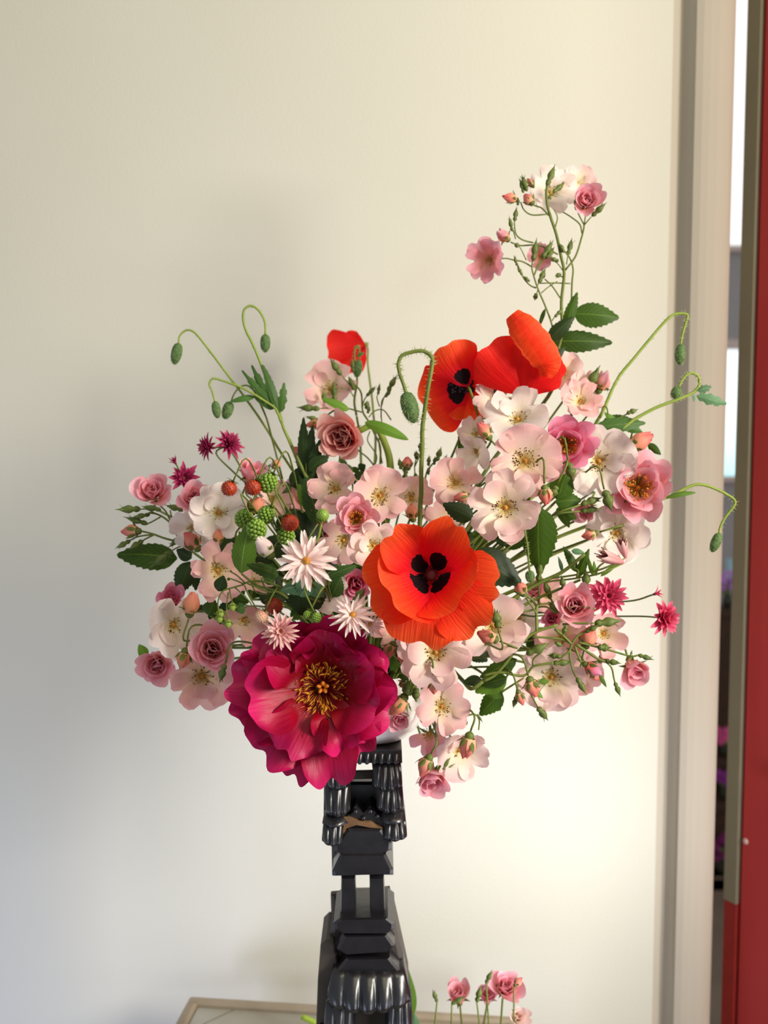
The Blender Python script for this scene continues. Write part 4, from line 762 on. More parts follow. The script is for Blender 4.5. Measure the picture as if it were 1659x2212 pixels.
# ---- single rosebuds: label, base, tip, palette, Y, kind, width
B_ = [
 ('coral bud in front of the pink rose with bright yellow centre', 1018, 1070, 978, 1078, 'coral', -.065, 'c', 1.15), ('coral bud between two large pale roses and the green leaf', 1176, 1048, 1180, 1092, 'coral', -.085, 'c', 1.5), ('coral bud against the cream rose under the turned away poppy', 1060, 950, 1032, 912, 'coral', -.03, 'c', 1.3),
 ('coral pink bud above the right hand pink rose with a leaf beside', 1352, 968, 1412, 938, 'coral', -.02, 'p', 1.15), ('pink bud at the upper right edge beside a green one', 1290, 850, 1312, 800, 'pink', .045, 'p', 1.2), ('peachy bud behind the hairy bud stem, centre', 893, 1128, 888, 1086, 'apricot', -.03, 'c', 1.3),
 ('apricot bud among the green berries on the left', 540, 1112, 566, 1074, 'apricot', -.055, 'p', 1.5), ('orange bud between the mauve rose and creamy rose, left', 470, 1180, 470, 1142, 'apricot', -.05, 'c', 1.6), ('coral bud behind stems left of the orange bud', 432, 1190, 398, 1150, 'coral', -.025, 'c', 1.4),
 ('small apricot rosebud just opening beside the creamy white rose', 408, 1334, 420, 1278, 'apricot', -.075, 'p', 1.3), ('orange bud hanging below the creamy white rose', 402, 1400, 390, 1446, 'apricot', -.075, 'c', 1.4), ('orange bud beside the upper right edge of the peony', 852, 1386, 832, 1424, 'coral', -.085, 'c', 1.4),
 ('pale tipped coral bud left of the rose below the poppy', 874, 1438, 866, 1402, 'coral', -.095, 'c', 1.5), ('pink bud hanging under the rose below the poppy', 936, 1466, 938, 1500, 'coral', -.11, 'c', 1.5), ('peach bud beside the lower right edge of the peony', 878, 1500, 842, 1546, 'apricot', -.085, 'c', 1.3),
 ('coral bud pointing left across the large crossed pale rose', 1076, 1384, 1030, 1366, 'coral', -.085, 'c', 1.4), ('coral pink bud in front of the peach rose', 1142, 1462, 1158, 1506, 'coral', -.085, 'c', 1.45), ('small coral bud below left of the peach rose', 1118, 1490, 1130, 1524, 'coral', -.06, 'c', 1.2),
 ('coral rose bud right of the round double rose', 1262, 1402, 1278, 1352, 'coral', -.045, 'p', 1.4), ('striped bud below the long pointed ones, right', 1262, 1434, 1300, 1458, 'pink', -.04, 'c', 1.2), ('coral bud behind the striped bud, right', 1276, 1448, 1294, 1470, 'coral', -.025, 'c', 1.4), ('pink bud behind the long stems at the lower right', 1292, 1430, 1322, 1408, 'coral', -.01, 'c', 1.4),
 ('coral bud left of the hanging hairy bud, right centre', 1134, 1288, 1114, 1254, 'coral', -.055, 'c', 1.5), ('coral bud behind the poppy leaf at the left centre', 655, 985, 636, 965, 'coral', .03, 'c', 1.5), ('orange bud beside the far left pointed buds cluster top', 588, 1012, 606, 992, 'apricot', .02, 'c', 1.4),
 ('fat coral pink bud with long sepals in front of the drooping rose', 1016, 1582, 1002, 1640, 'coral', -.08, 'c', 1.3), ('dark coral bud above the lowest hanging rose', 930, 1630, 908, 1678, 'coral', -.075, 'c', 1.3), ('reddish bud over the cupped pink rose beside the poppy stem', 836, 1136, 842, 1140+12, 'coral', -.06, 'c', 1.6),
 ('peach bud tucked under the round salmon bloom, left', 690, 908, 664, 922, 'apricot', .03, 'c', 1.4), ('pale coral bud at the left of the white rose, right side', 1292, 1150, 1256, 1160, 'coral', -.04, 'c', 1.3), ('coral bud at the middle back among green pointed buds', 878, 1012, 880, 988, 'coral', .03, 'c', 1.5),
]
for lb, bx, by, tx, ty, pal, Y, k, wf in B_: sbud(lb, bx, by, tx, ty, pal, Y, k, wf)

# ---- sprays with visible stems
GS = 'rose sprays of the bouquet'
ts = spray('rose_spray', 'tall rose spray rising above the folded poppy at the upper right', 'rose spray', 'A', .050, [
 (1.7, [(905, 1900), (930, 1740), (972, 1560), (965, 1300), (990, 1040), (960, 880), (920, 690), (870, 540), (842, 440), (830, 330), (838, 250)]), (1.0, [(905, 1800), (890, 1640), (880, 1500), (820, 1330), (760, 1190), (720, 1070), (700, 980), (715, 910)]),
 (.8, [(740, 1170), (690, 1150), (640, 1100), (610, 1050), (575, 965)]), (.7, [(720, 1060), (755, 960), (800, 885)]), (.7, [(720, 1060), (770, 960), (845, 890)]), (.7, [(745, 1160), (765, 1120), (772, 1105)]), (.6, [(755, 1190), (735, 1240)]),
 (1.0, [(1000, 1010), (1090, 890), (1140, 740), (1165, 640), (1168, 605)]), (.7, [(1168, 605), (1115, 500), (1100, 440)]), (.7, [(1168, 605), (1185, 500), (1190, 450)]), (.7, [(1170, 605), (1235, 530)]), (.8, [(1150, 680), (1130, 600), (1060, 540), (980, 490)]),
 (1.0, [(1055, 1350), (1060, 1130), (1070, 1000), (1040, 900), (985, 830)]), (.7, [(1045, 1130), (900, 1125), (770, 1128)]), (.8, [(955, 1260), (880, 1150), (815, 1090)]), (.6, [(785, 1215), (850, 1160), (930, 1110)]), (.6, [(1010, 960), (1020, 900), (1025, 860)]), (.6, [(975, 1010), (930, 950), (880, 915)]),
 (.9, [(935, 870), (800, 800), (700, 785), (600, 790), (510, 760)]), (.8, [(715, 765), (620, 740), (560, 690), (545, 600), (545, 565)]), (.7, [(555, 730), (535, 660), (520, 640)]), (.8, [(700, 980), (620, 935), (540, 920), (470, 905), (400, 912)]), (.6, [(650, 920), (600, 815), (570, 790)]),
 (.9, [(850, 520), (790, 455), (720, 430)]), (.8, [(830, 510), (700, 515), (630, 470), (600, 400)]), (.7, [(848, 370), (890, 315)]), (.7, [(905, 640), (930, 540), (900, 470)]), (.7, [(985, 1075), (945, 1060)]), (.6, [(870, 1480), (910, 1420), (950, 1370)])],
 [(835, 250, 912, 55, 'g', None, 1.1), (890, 315, 1005, 222, 'g', None, 1.2), (655, 300, 610, 150, 'g', None, 1.35), (625, 315, 590, 180, 'g', None, .9), (1240, 525, 1375, 400, 'g', None, 1.3), (570, 970, 538, 872, 'g', None, 1.2), (615, 1055, 565, 965, 'g', None, 1.3), (680, 1110, 620, 1060, 'g', None, 1.6), (712, 925, 745, 715, 'g', None, 1.2), (795, 900, 898, 735, 'g', None, 1.2), (830, 905, 905, 800, 'g', None, 1.4), (765, 1120, 828, 985, 'g', None, 1.3),
  (740, 1220, 725, 1285, 'g', None, 2.2), (990, 850, 940, 760, 'g', None, 1.6), (1025, 870, 1062, 715, 'g', None, 1.1), (545, 570, 565, 440, 'g', None, 1.4), (525, 660, 495, 520, 'g', None, 1.1), (940, 930, 850, 900, 'g', None, 1.8), (960, 1050, 905, 1065, 'g', None, 2.0), (1100, 470, 1095, 340, 'g', None, 1.2), (905, 1430, 985, 1350, 'g', None, 1.2), (570, 800, 560, 770, 'g', None, 3.5),
  (715, 425, 630, 330, 'c', 'coral', 1.6), (580, 385, 435, 345, 'c', 'coral', 1.1), (500, 750, 390, 655, 'p', 'pink', 1.3), (575, 430, 580, 360, 'g', None, 2.0), (720, 270, 660, 190, 'c', 'coral', 1.0)],
 [((1075, 1400), (1485, 1437), 235, 'rose'), ((885, 1648), (1425, 1660), 205, 'rose'), ((1000, 1530), (1108, 1205), 110, 'rose'), ((850, 1640), (1075, 1430), 150, 'dark'), ((820, 1355), (765, 1530), 42, 'rose'), ((850, 1850), (1000, 1700), 90, 'dark')], group=GS, seed=3)
def sbloom(t, px, py, r, pal, Y, sx, sy, dbl=0, cup=.3, op=.5, stam=True, name='rose_bloom', npet=5):
    """a bloom as a part of a spray: its petals are sub-parts"""
    seed = int(px+py*3); c = P3(px, py, Y); R = r*mpp(c); n = facing(c, sx, sy); m = MB(); calyx(m, c-n*R*(.5 if dbl else .02), n, R*.15, R*.3, True, seed, 85); b = m.build(name, G['sepal'], t)
    if dbl: double_petals(b, c-n*R*.55, n, R, PM[pal], dbl, op, seed, seed)
    else:
        open_petals(b, c, n, R, PM[pal], npet, 1, cup, seed, seed)
        if stam: stamens(b, c+n*R*.03, n, R*.42, seed, 45)
    return b
sbloom(ts, *Z('A', 865, 330), 52, 'white', .075, .2, .55, npet=6, cup=.3); sbloom(ts, *Z('A', 1190, 385), 38, 'pink', .045, .15, .35, dbl=13, op=.5); sbloom(ts, *Z('A', 330, 915), 44, 'pink', .045, -.35, -.12, npet=6, cup=.75); sbloom(ts, *Z('A', 790, 900), 26, 'pink', .075, -.3, .2, npet=5, cup=.7); sbloom(ts, *Z('A', 1110, 230), 34, 'blush', .085, .35, .5, cup=.4, stam=False)
t = spray('rose_spray', 'rose spray of green buds reaching out at the far left', 'rose spray', 'H', -.005, [
 (1.3, [(690, 1180), (620, 1130), (480, 1090), (370, 1050), (270, 1025)]), (.9, [(380, 1055), (240, 1075), (165, 1112)]), (.9, [(380, 1060), (310, 1095), (280, 1115)]), (1.2, [(620, 1130), (550, 980), (480, 910), (400, 870), (335, 862)]), (.8, [(440, 900), (370, 940), (320, 962)]), (1.0, [(540, 950), (490, 850), (440, 800)]), (.9, [(550, 950), (530, 840)]), (.8, [(400, 870), (320, 830), (250, 830)]),
 (.9, [(720, 1210), (640, 1165), (580, 1180), (530, 1215)]), (.8, [(760, 1090), (700, 1040), (640, 1060)]), (.7, [(640, 850), (620, 830)])],
 [(260, 830, 35, 832, 'g', None, 1.35), (345, 878, 178, 905, 'g', None, 1.2), (325, 962, 105, 895, 'g', None, 1.0), (445, 838, 265, 800, 'g', None, 1.2), (270, 1026, 88, 1030, 'c', 'coral', 1.25), (170, 1112, 32, 1185, 'g', None, 1.4), (285, 1112, 148, 1195, 'g', None, 1.5), (645, 1060, 505, 1180, 'g', None, 1.2), (530, 1215, 345, 1352, 'g', None, 1.1), (640, 840, 480, 790, 'g', None, 1.4)],
 [((590, 1270), (48, 1238), 275, 'rose'), ((705, 1300), (600, 1600), 195, 'dark'), ((720, 1270), (585, 1190), 130, 'dark'), ((740, 1290), (760, 1560), 120, 'dark')], group=GS, seed=5)
t = spray('rose_spray', 'cluster of pointed green buds around the pale rose below the far poppy', 'rose spray', 'C', .085, [
 (1.2, [(750, 1290), (752, 1100), (700, 980), (640, 860), (595, 780), (582, 620), (530, 550), (495, 540)]), (.8, [(590, 770), (605, 690), (635, 640)]), (.8, [(760, 840), (765, 700), (800, 640)]), (.7, [(745, 740), (722, 660), (735, 625)]), (.7, [(765, 730), (785, 660), (825, 590)]), (.9, [(460, 770), (430, 740), (375, 700), (348, 670)]), (.9, [(590, 790), (400, 745), (200, 760)]), (.8, [(850, 860), (780, 770), (700, 780), (650, 835)]), (1.0, [(720, 1300), (640, 1200), (550, 1130)]), (.7, [(520, 590), (440, 500), (400, 450)]), (.8, [(700, 1000), (760, 900), (762, 830)]), (.7, [(520, 660), (470, 590), (400, 575)]), (.8, [(690, 1300), (720, 1180), (640, 1050), (660, 960)]), (.8, [(770, 1250), (740, 1060), (760, 940)])],
 [(400, 455, 295, 300, 'g', None, 1.35), (520, 590, 465, 455, 'g', None, 1.3), (348, 690, 330, 505, 'g', None, 1.3), (260, 700, 235, 600, 'g', None, 1.7), (205, 760, -5, 745, 'g', None, 1.2), (630, 645, 720, 550, 'g', None, 1.2), (733, 630, 748, 525, 'g', None, 1.2), (820, 600, 908, 445, 'g', None, 1.2), (800, 655, 855, 585, 'g', None, 1.4), (510, 430, 498, 300, 'g', None, 1.2), (630, 760, 635, 680, 'g', None, 2.2), (215, 865, 75, 825, 'g', None, 1.2), (230, 880, 85, 910, 'c', 'coral', 1.2), (640, 800, 660, 730, 'g', None, 2.0)],
 [((560, 1330), (500, 1280), 60, 'rose'), ((560, 1300), (620, 1260), 90, 'dark'), ((430, 1290), (400, 1200), 80, 'rose')], group=GS, seed=7)
t = spray('rose_spray', 'upright bunch of small green buds behind the hairy bud stem, centre', 'rose spray', 'C', .05, [
 (1.1, [(1160, 1560), (1150, 1470), (1165, 1340), (1215, 1260), (1262, 1220)]), (.8, [(1200, 1560), (1220, 1480), (1260, 1380), (1312, 1275)]), (.8, [(1100, 1540), (1075, 1430), (1060, 1280), (1080, 1190)]), (.8, [(980, 1520), (945, 1430), (970, 1350), (945, 1290)]), (.7, [(1060, 1280), (1105, 1180), (1112, 1135)]), (.7, [(1155, 1460), (1190, 1500), (1240, 1420), (1245, 1340)]), (.7, [(1160, 1350), (1180, 1290)]), (.6, [(960, 1400), (985, 1330)])],
 [(1115, 1140, 1110, 1045, 'g', None, 2.0), (1078, 1210, 1075, 1130, 'g', None, 2.0), (940, 1300, 920, 1195, 'g', None, 1.7), (985, 1340, 970, 1250, 'g', None, 2.0), (1185, 1270, 1190, 1170, 'g', None, 1.5), (1262, 1225, 1300, 1095, 'g', None, 1.6), (1312, 1278, 1352, 1165, 'g', None, 1.5), (1235, 1260, 1245, 1180, 'g', None, 1.7), (965, 1410, 985, 1320, 'g', None, 2.0), (1080, 1400, 1060, 1320, 'g', None, 2.0), (1185, 1350, 1190, 1280, 'g', None, 1.7), (905, 1390, 900, 1310, 'g', None, 1.7), (1030, 1440, 1000, 1380, 'g', None, 2.0), (1000, 1310, 992, 1185, 'c', 'coral', 1.6), (1380, 1290, 1370, 1220, 'c', 'coral', 1.5)], group=GS, seed=9)
t = spray('rose_spray', 'wide spray of pointed buds spreading at the lower right', 'rose spray', 'N', -.055, [
 (1.5, [(-150, 1210), (-20, 1130), (200, 860), (330, 765), (520, 705)]), (1.2, [(490, 740), (570, 805), (645, 880)]), (1.0, [(290, 812), (430, 820), (560, 835), (640, 875)]), (1.2, [(330, 765), (326, 640), (328, 555), (345, 530)]), (1.0, [(645, 880), (610, 950), (540, 1000)]), (1.0, [(640, 880), (700, 800), (770, 765)]), (1.3, [(680, 880), (790, 950), (880, 1010), (955, 1035)]), (1.0, [(670, 890), (700, 980), (730, 1040), (765, 1060)]), (.9, [(625, 930), (630, 1020), (660, 1130), (690, 1185)]), (1.0, [(700, 860), (860, 900), (1010, 940), (1170, 985), (1240, 976)]), (.8, [(950, 1035), (1000, 1090), (1018, 1170), (1030, 1225)]), (1.2, [(-150, 1160), (0, 1130), (210, 1162), (295, 1080), (400, 1055), (480, 1045)]), (.8, [(295, 1080), (300, 1010), (370, 950), (390, 900)]), (.9, [(10, 1310), (110, 1245), (215, 1180)]), (.8, [(275, 1320), (310, 1390), (345, 1450)]), (.8, [(160, 1240), (150, 1300), (140, 1360)]), (1.0, [(560, 700), (700, 690), (850, 690)]), (.9, [(860, 560), (700, 540), (560, 560)])],
 [(850, 692, 1108, 665, 'g', None, 1.3), (770, 768, 900, 698, 'g', None, 1.4), (595, 715, 560, 800, 'g', None, 2.2), (690, 1180, 778, 1335, 'g', None, 1.4), (945, 1030, 1092, 1050, 'g', None, 1.5), (740, 1045, 915, 1150, 'c', 'deep', 1.1), (1030, 1222, 1082, 1352, 'g', None, 1.4), (475, 1048, 665, 1038, 'g', None, 1.3), (240, 965, 455, 865, 'g', None, 1.4), (545, 990, 420, 975, 'g', None, 1.7), (340, 1445, 435, 1565, 'g', None, 1.6), (145, 1345, 118, 1455, 'g', None, 1.7), (1240, 975, 1385, 1020, 'g', None, 1.3), (1170, 985, 1185, 930, 'g', None, 1.3), (880, 905, 1000, 910, 'g', None, 2.2), (500, 860, 560, 900, 'g', None, 1.8)],
 [((350, 1210), (440, 1215), 60, 'light'), ((300, 1290), (385, 1360), 55, 'light'), ((890, 1150), (955, 1265), 40, 'light'), ((60, 1180), (-170, 1250), 130, 'rose')], group=GS, seed=11, rad=.00105)
t = spray('rose_spray', 'thick stemmed spray with upright buds right of the orange poppy', 'rose spray', 'N', -.035, [
 (1.6, [(-60, 620), (120, 470), (350, 330), (560, 230), (760, 70)]), (1.2, [(160, 560), (330, 470), (540, 380), (720, 300)]), (.9, [(345, 540), (350, 420), (340, 300)]), (.9, [(490, 590), (470, 500), (440, 450)]), (.9, [(575, 420), (572, 385)]), (1.0, [(770, 440), (772, 370)]), (1.1, [(335, 550), (290, 480), (215, 430)]), (.9, [(335, 555), (240, 582), (170, 560)]), (.8, [(335, 545), (420, 545), (500, 600)]), (.9, [(690, 280), (700, 220), (660, 200)]), (.8, [(860, 260), (880, 190), (940, 140)])],
 [(342, 310, 372, 95, 'g', None, 1.2), (575, 395, 548, 250, 'g', None, 1.5), (450, 470, 388, 285, 'g', None, 1.2), (772, 385, 770, 195, 'g', None, 1.6), (175, 562, 70, 500, 'g', None, 2.2), (520, 600, 430, 490, 'g', None, 1.9), (160, 480, 150, 420, 'g', None, 2.2)],
 [((690, 230), (565, 0), 90, 'rose'), ((700, 280), (800, 20), 85, 'rose'), ((900, 270), (1075, 140), 40, 'light'), ((850, 260), (840, 130), 40, 'light'), ((640, 40), (760, 60), 60, 'blue'), ((560, 230), (520, 90), 40, 'blue'), ((830, 260), (790, 90), 40, 'light')], group=GS, seed=13, rad=.00115)
t = spray('rose_spray', 'small dark budded spray between the peony and the lower pale rose', 'rose spray', 'M', -.085, [
 (1.1, [(420, 150), (350, 350), (365, 480), (335, 620)]), (.8, [(360, 480), (400, 560), (410, 590)]), (.8, [(350, 540), (325, 560)]), (.8, [(300, 440), (290, 480), (310, 540)])],
 [(320, 530, 330, 640, 'g', None, 2.4), (410, 570, 405, 690, 'g', None, 2.1), (300, 490, 270, 560, 'c', 'coral', 1.3), (340, 700, 370, 780, 'g', None, .8)], [((340, 480), (250, 460), 60, 'rose'), ((440, 500), (520, 470), 80, 'dark'), ((340, 360), (260, 420), 60, 'light'), ((360, 420), (440, 380), 60, 'rose')], group=GS, seed=15)
t = spray('rose_spray', 'hanging spray with curled stems below the vase rim at the right', 'rose spray', 'M', -.05, [
 (1.2, [(560, 560), (600, 760), (580, 900), (610, 1060), (640, 1270)]), (.9, [(640, 780), (720, 880), (660, 940), (580, 960)]), (.9, [(790, 860), (830, 830), (930, 800), (975, 850), (970, 940)]), (.8, [(620, 780), (650, 900), (560, 900)]), (.8, [(680, 780), (760, 900), (800, 870)]), (.8, [(620, 1150), (700, 1230), (640, 1290)])],
 [(960, 800, 1010, 880, 'g', None, .7), (840, 900, 860, 850, 'g', None, 2.0), (640, 870, 580, 940, 'g', None, 2.0), (640, 1300, 720, 1180, 'g', None, 1.1), (650, 1300, 770, 1240, 'g', None, .7)], [((560, 780), (470, 800), 45, 'rose'), ((640, 1240), (590, 1340), 40, 'light')], group=GS, seed=17)

# ---- nodding poppy buds
nd = [((1060, 1010), (755, 662), 75, 'poppy', 'lobed'), ((1050, 1000), (843, 615), 85, 'poppy', 'lobed'), ((1090, 1050), (940, 608), 80, 'poppy', 'narrow'), ((1110, 1040), (1135, 775), 85, 'poppy', 'lobed'), ((1040, 1010), (860, 890), 70, 'poppy', 'narrow'), ((870, 900), (652, 945), 60, 'poppy', 'narrow')]
poppybud('nodding poppy bud highest of the left group, looped stem with jagged leaves', 'B', [(968, 345), (965, 240), (935, 165), (880, 100), (820, 88), (775, 130), (770, 220), (800, 320), (860, 440), (930, 610), (985, 770), (1030, 880), (1060, 960), (1100, 1060), (1130, 1180), (1220, 1370), (1320, 1580), (1370, 1700)], .03, (968, 345), (965, 505), 88, .0012, leaves=nd, mat='lime')
poppybud('nodding poppy bud farthest left on a long arched stem', 'B', [(190, 420), (195, 370), (225, 325), (275, 302), (330, 322), (400, 400), (500, 530), (620, 690), (720, 820), (800, 930), (900, 1070), (1010, 1240), (1100, 1390), (1250, 1620)], .04, (190, 425), (150, 612), 95, mat='lime')
poppybud('smaller nodding poppy bud, left of the pair under the jagged leaf', 'B', [(515, 945), (490, 850), (465, 790), (490, 740), (540, 742), (640, 775), (760, 820), (870, 880), (980, 950), (1060, 1010), (1110, 1130)], .025, (515, 945), (542, 1095), 76, mat='lime')
poppybud('plump poppy bud, right of the pair under the jagged leaf', 'B', [(655, 955), (690, 870), (740, 815), (800, 798), (850, 830), (890, 890), (930, 980), (980, 1100), (1020, 1250), (1060, 1400), (1120, 1640)], .035, (655, 950), (600, 1100), 96, .0008)
poppybud('big bristly poppy bud on a crooked hairy stem before the turned poppy', 'C', [(985, 620), (960, 540), (925, 440), (915, 350), (950, 280), (1040, 250), (1130, 240), (1190, 270), (1220, 320), (1210, 420), (1180, 580), (1150, 780), (1130, 950), (1130, 1100), (1120, 1300), (1120, 1500), (1110, 1660), (1107, 1960)], -.04, (980, 618), (1060, 888), 145, .0017, 150)
poppybud('nodding poppy bud highest on the right, in front of the trim', 'E', [(1120, 440), (1140, 330), (1170, 230), (1180, 165), (1100, 155), (1040, 175), (960, 250), (840, 390), (700, 560), (590, 690), (530, 790), (480, 900), (430, 1020), (390, 1090), (340, 1180)], .03, (1122, 436), (1110, 616), 92, .0013, 90, mat='lime')
poppybud('round poppy bud curled back over its hairy stem with frilled leaf tip', 'E', [(1105, 815), (1130, 760), (1170, 710), (1220, 688), (1275, 715), (1290, 770), (1270, 830), (1200, 880), (1080, 930), (920, 990), (800, 1050), (690, 1115), (590, 1200)], .015, (1105, 815), (1055, 915), 92, .0013, 90, mat='lime', leaves=[((1270, 850), (1395, 810), 85, 'blue', 'lobed'), ((1260, 890), (1530, 965), 110, 'blue', 'lobed'), ((1240, 880), (1240, 945), 30, 'blue', 'narrow')])
poppybud('drooping poppy bud hanging at the far right past the door trim', 'F', [(1465, 1050), (1480, 980), (1530, 890), (1600, 800), (1605, 750), (1540, 700), (1440, 650), (1340, 615), (1250, 610), (1150, 650), (1080, 690), (1005, 722), (800, 780)], -.02, (1468, 1048), (1400, 1215), 88, .0012, 60, mat='lime', leaves=[((1000, 722), (1258, 680), 52, 'light', 'narrow')])
poppybud('small poppy bud on a tight loop in front of the far scarlet poppy', 'C', [(560, 325), (568, 240), (550, 195), (525, 220), (520, 290), (535, 400), (545, 520), (520, 690), (540, 820)], .12, (560, 325), (540, 480), 80, .0010, 60, leaves=[((540, 290), (610, 255), 36, 'poppy', 'lobed')])
poppybud('little hairy bud hanging in front of the large serrated leaf, right', 'N', [(265, 225), (255, 120), (245, 0), (220, -160), (230, -260)], -.07, (265, 222), (275, 325), 82, .0009, 90)
t = spray('poppy_leaf_stem', 'jagged poppy leaves at the foot of the right bud stem', 'leaves', 'E', .02, [(1.2, [(280, 1330), (340, 1180), (400, 1090)]), (1.0, [(400, 1090), (430, 990), (460, 1000), (470, 1060)]), (.8, [(560, 1100), (650, 1050), (700, 1035)])], [(640, 1050, 745, 1010, 'g', None, 1.8)],
 [((350, 1180), (810, 1135), 150, 'poppy'), ((420, 1130), (690, 1100), 130, 'poppy'), ((600, 1150), (780, 1220), 90, 'poppy'), ((560, 1170), (440, 1040), 80, 'light'), ((830, 1320), (945, 1420), 75, 'rose')], seed=21)
t = spray('poppy_leaf_stem', 'upright jagged leaves left of the round salmon bloom', 'leaves', 'C', .015, [(2.2, [(180, 1660), (110, 1420), (70, 1330), (0, 1180)]), (1.2, [(90, 1340), (90, 1250)])], [],
 [((85, 1330), (65, 830), 120, 'dark'), ((100, 1320), (150, 900), 110, 'dark'), ((110, 1310), (290, 1180), 150, 'dark'), ((110, 1330), (240, 1000), 110, 'dark'), ((100, 1400), (150, 1280), 90, 'dark'), ((150, 1640), (20, 1350), 110, 'dark')], seed=23)

# ---- columbines
DKL = [(11, 1.0, 55, 95, .6), (11, .9, 35, 75, .6), (10, .8, 20, 55, .6), (8, .6, 5, 35, .6)]
columbine('wine red columbine head facing left, highest on the left', 454, 966, 30, 'colm', .02, -.75, .1, DKL, 'wine', wid=.27); columbine('wine red columbine head with forked petals beside the highest one', 490, 962, 36, 'colm', .03, .45, .35, DKL, 'wine', wid=.28)
columbine('wine red columbine above the front pink double rose, left', 397, 1034, 38, 'colm', .0, .1, .2, [(8, 1.0, 55, 90, .7), (8, .8, 35, 70, .7), (6, .6, 20, 40, .7)], 'wine', wid=.34); columbine('small withered wine columbine leftmost of the dark ones', 380, 1002, 20, 'colm', .01, -.4, .7, [(8, 1.0, 20, 40, .8), (7, .8, 5, 20, .8)], 'wine')
columbine('cerise columbine with many quilled petals at the right', 1314, 1288, 46, 'colp', -.045, .05, .05, [(11, 1.0, 62, 98, .5), (11, .9, 48, 86, .5), (10, .72, 30, 70, .5), (8, .5, 10, 44, .6)], 'wine', wid=.33)
columbine('cerise columbine farthest right seen from the side', 1424, 1334, 44, 'colp', -.02, .72, -.05, [(10, 1.0, 45, 95, .45), (10, .98, 35, 75, .45), (9, .9, 20, 50, .5), (7, .8, 5, 30, .5)], 'wine', wid=.36)
PLW = [(17, 1.0, 78, 96, .42), (15, .93, 70, 88, .42), (7, .62, 62, 84, .45)]
columbine('palest pink daisy like columbine with green eye, largest of the three', 661, 1212, 62, 'colw', -.15, .05, .08, PLW, 'yellow', wid=.225)
columbine('palest pink columbine at the top edge of the peony', 762, 1332, 50, 'colw', -.155, .0, .45, [(16, 1.0, 74, 100, .5), (14, .92, 60, 92, .5), (9, .6, 40, 80, .5)], 'yellow', wid=.2); columbine('small tasselled columbine tucked under the top peony edge columbine', 798, 1346, 32, 'colw', -.14, .3, -.35, [(13, 1.0, 55, 95, .5), (11, .85, 40, 75, .5)], 'yellow', wid=.2)
columbine('dusky pink pompom columbine left above the peony', 606, 1364, 44, 'cold', -.155, .0, .05, [(16, 1.0, 74, 98, .45), (14, .85, 55, 84, .45), (12, .64, 30, 60, .45), (10, .46, 8, 30, .4)], 'gold', wid=.22)
for lb, px, py, tx, ty, nm in (('spent striped columbine husk below the white rose at right', 1348, 1216, 1300, 1198, 'p'), ('spent crimson columbine husk beside the striped one', 1352, 1206, 1340, 1168, 'p')):
    P, T = P3(px, py, -.06), P3(tx, ty, -.065); ax = (T-P).normalized(); t = thing('columbine_husk', lb, 'columbine', P, 'spent columbine husks'); L = (T-P).length
    for k in range(6):
        V, F, U = place(petal(L*1.15, L*.42, 25, -12+k*3, .4, .03, base=.5, point=.7, n=5, seed=k+px), P, ax, k*1.05, r0=L*.05); mk('petal', V, F, PM['cold' if 'striped' in lb else 'colm'], t, uv=U)
    m = MB(); R = random.Random(px)
    for k in range(14): m.add(*tube([P+ax*L*.3, P+ax*L*1.05+Vector((R.gauss(0, 1), R.gauss(0, 1), R.gauss(0, 1)))*L*.13], L*.02, L*.02, 3, 1))
    m.build('stamens', G['wine'], t, kind='stuff'); stem_in(t, P, (P-MOUTH).normalized(), .0008, 'lime')
P, T = P3(1296, 1295, -.02), P3(1408, 1285, -.015)
columbine('half open wine columbine bud pointing to the far right columbine', 1412, 1284, 22, 'colp', -.015, .8, .25, [(6, 1.0, 15, 60, .85), (5, .8, 5, 30, .8)], 'wine', wid=.22)
sbud('pale green columbine bud left of the daisy like columbine', 590, 1206, 556, 1160, 'colw', -.14, 'p', 1.3, group='green columbine buds'); sbud('greenish bud above the columbine at the peony edge', 766, 1300, 790, 1268, 'colw', -.145, 'g', 2.0, group='green columbine buds')
sbud('small brown husk bud hanging before the big cream white rose', 1228, 1000, 1238, 1040, 'coral', -.065, 'g', 2.2, group='green columbine buds'); sbud('dark pointed bud hanging left of the peony', 486, 1436, 474, 1476, 'coral', -.10, 'g', 1.6, group='green columbine buds'); sbud('dark curled bud beside the coral one above the green leaf', 1202, 1050, 1190, 1078, 'coral', -.08, 'g', 2.6)
sbud('green bud crossing the large pale rose right of the poppy', 1076, 1356, 1068, 1314, 'coral', -.095, 'g', 2.0); sbud('dark bud against the white rose at the far right', 1306, 1060, 1322, 1106, 'coral', -.05, 'g', 2.0); sbud('long green bud pointing right under the cream white rose', 1256, 1090, 1302, 1074, 'coral', -.045, 'g', 1.5); sbud('second green bud just below the long one under the cream white rose', 1256, 1104, 1300, 1098, 'coral', -.04, 'g', 1.4); sbud('green bud rising at the upper right beside the pink bud', 1268, 842, 1297, 788, 'coral', .04, 'g', 1.4); sbud('slim dark bud right under the berries, far left', 566, 1024, 588, 1000, 'coral', .02, 'g', 1.4)
sbud('pair of dark buds left of the salmon bloom, lower', 660, 1022, 636, 988, 'coral', .03, 'g', 1.4); sbud('dark sharp bud above the pale turned rose', 722, 1024, 690, 1014, 'coral', -.02, 'g', 2.0)

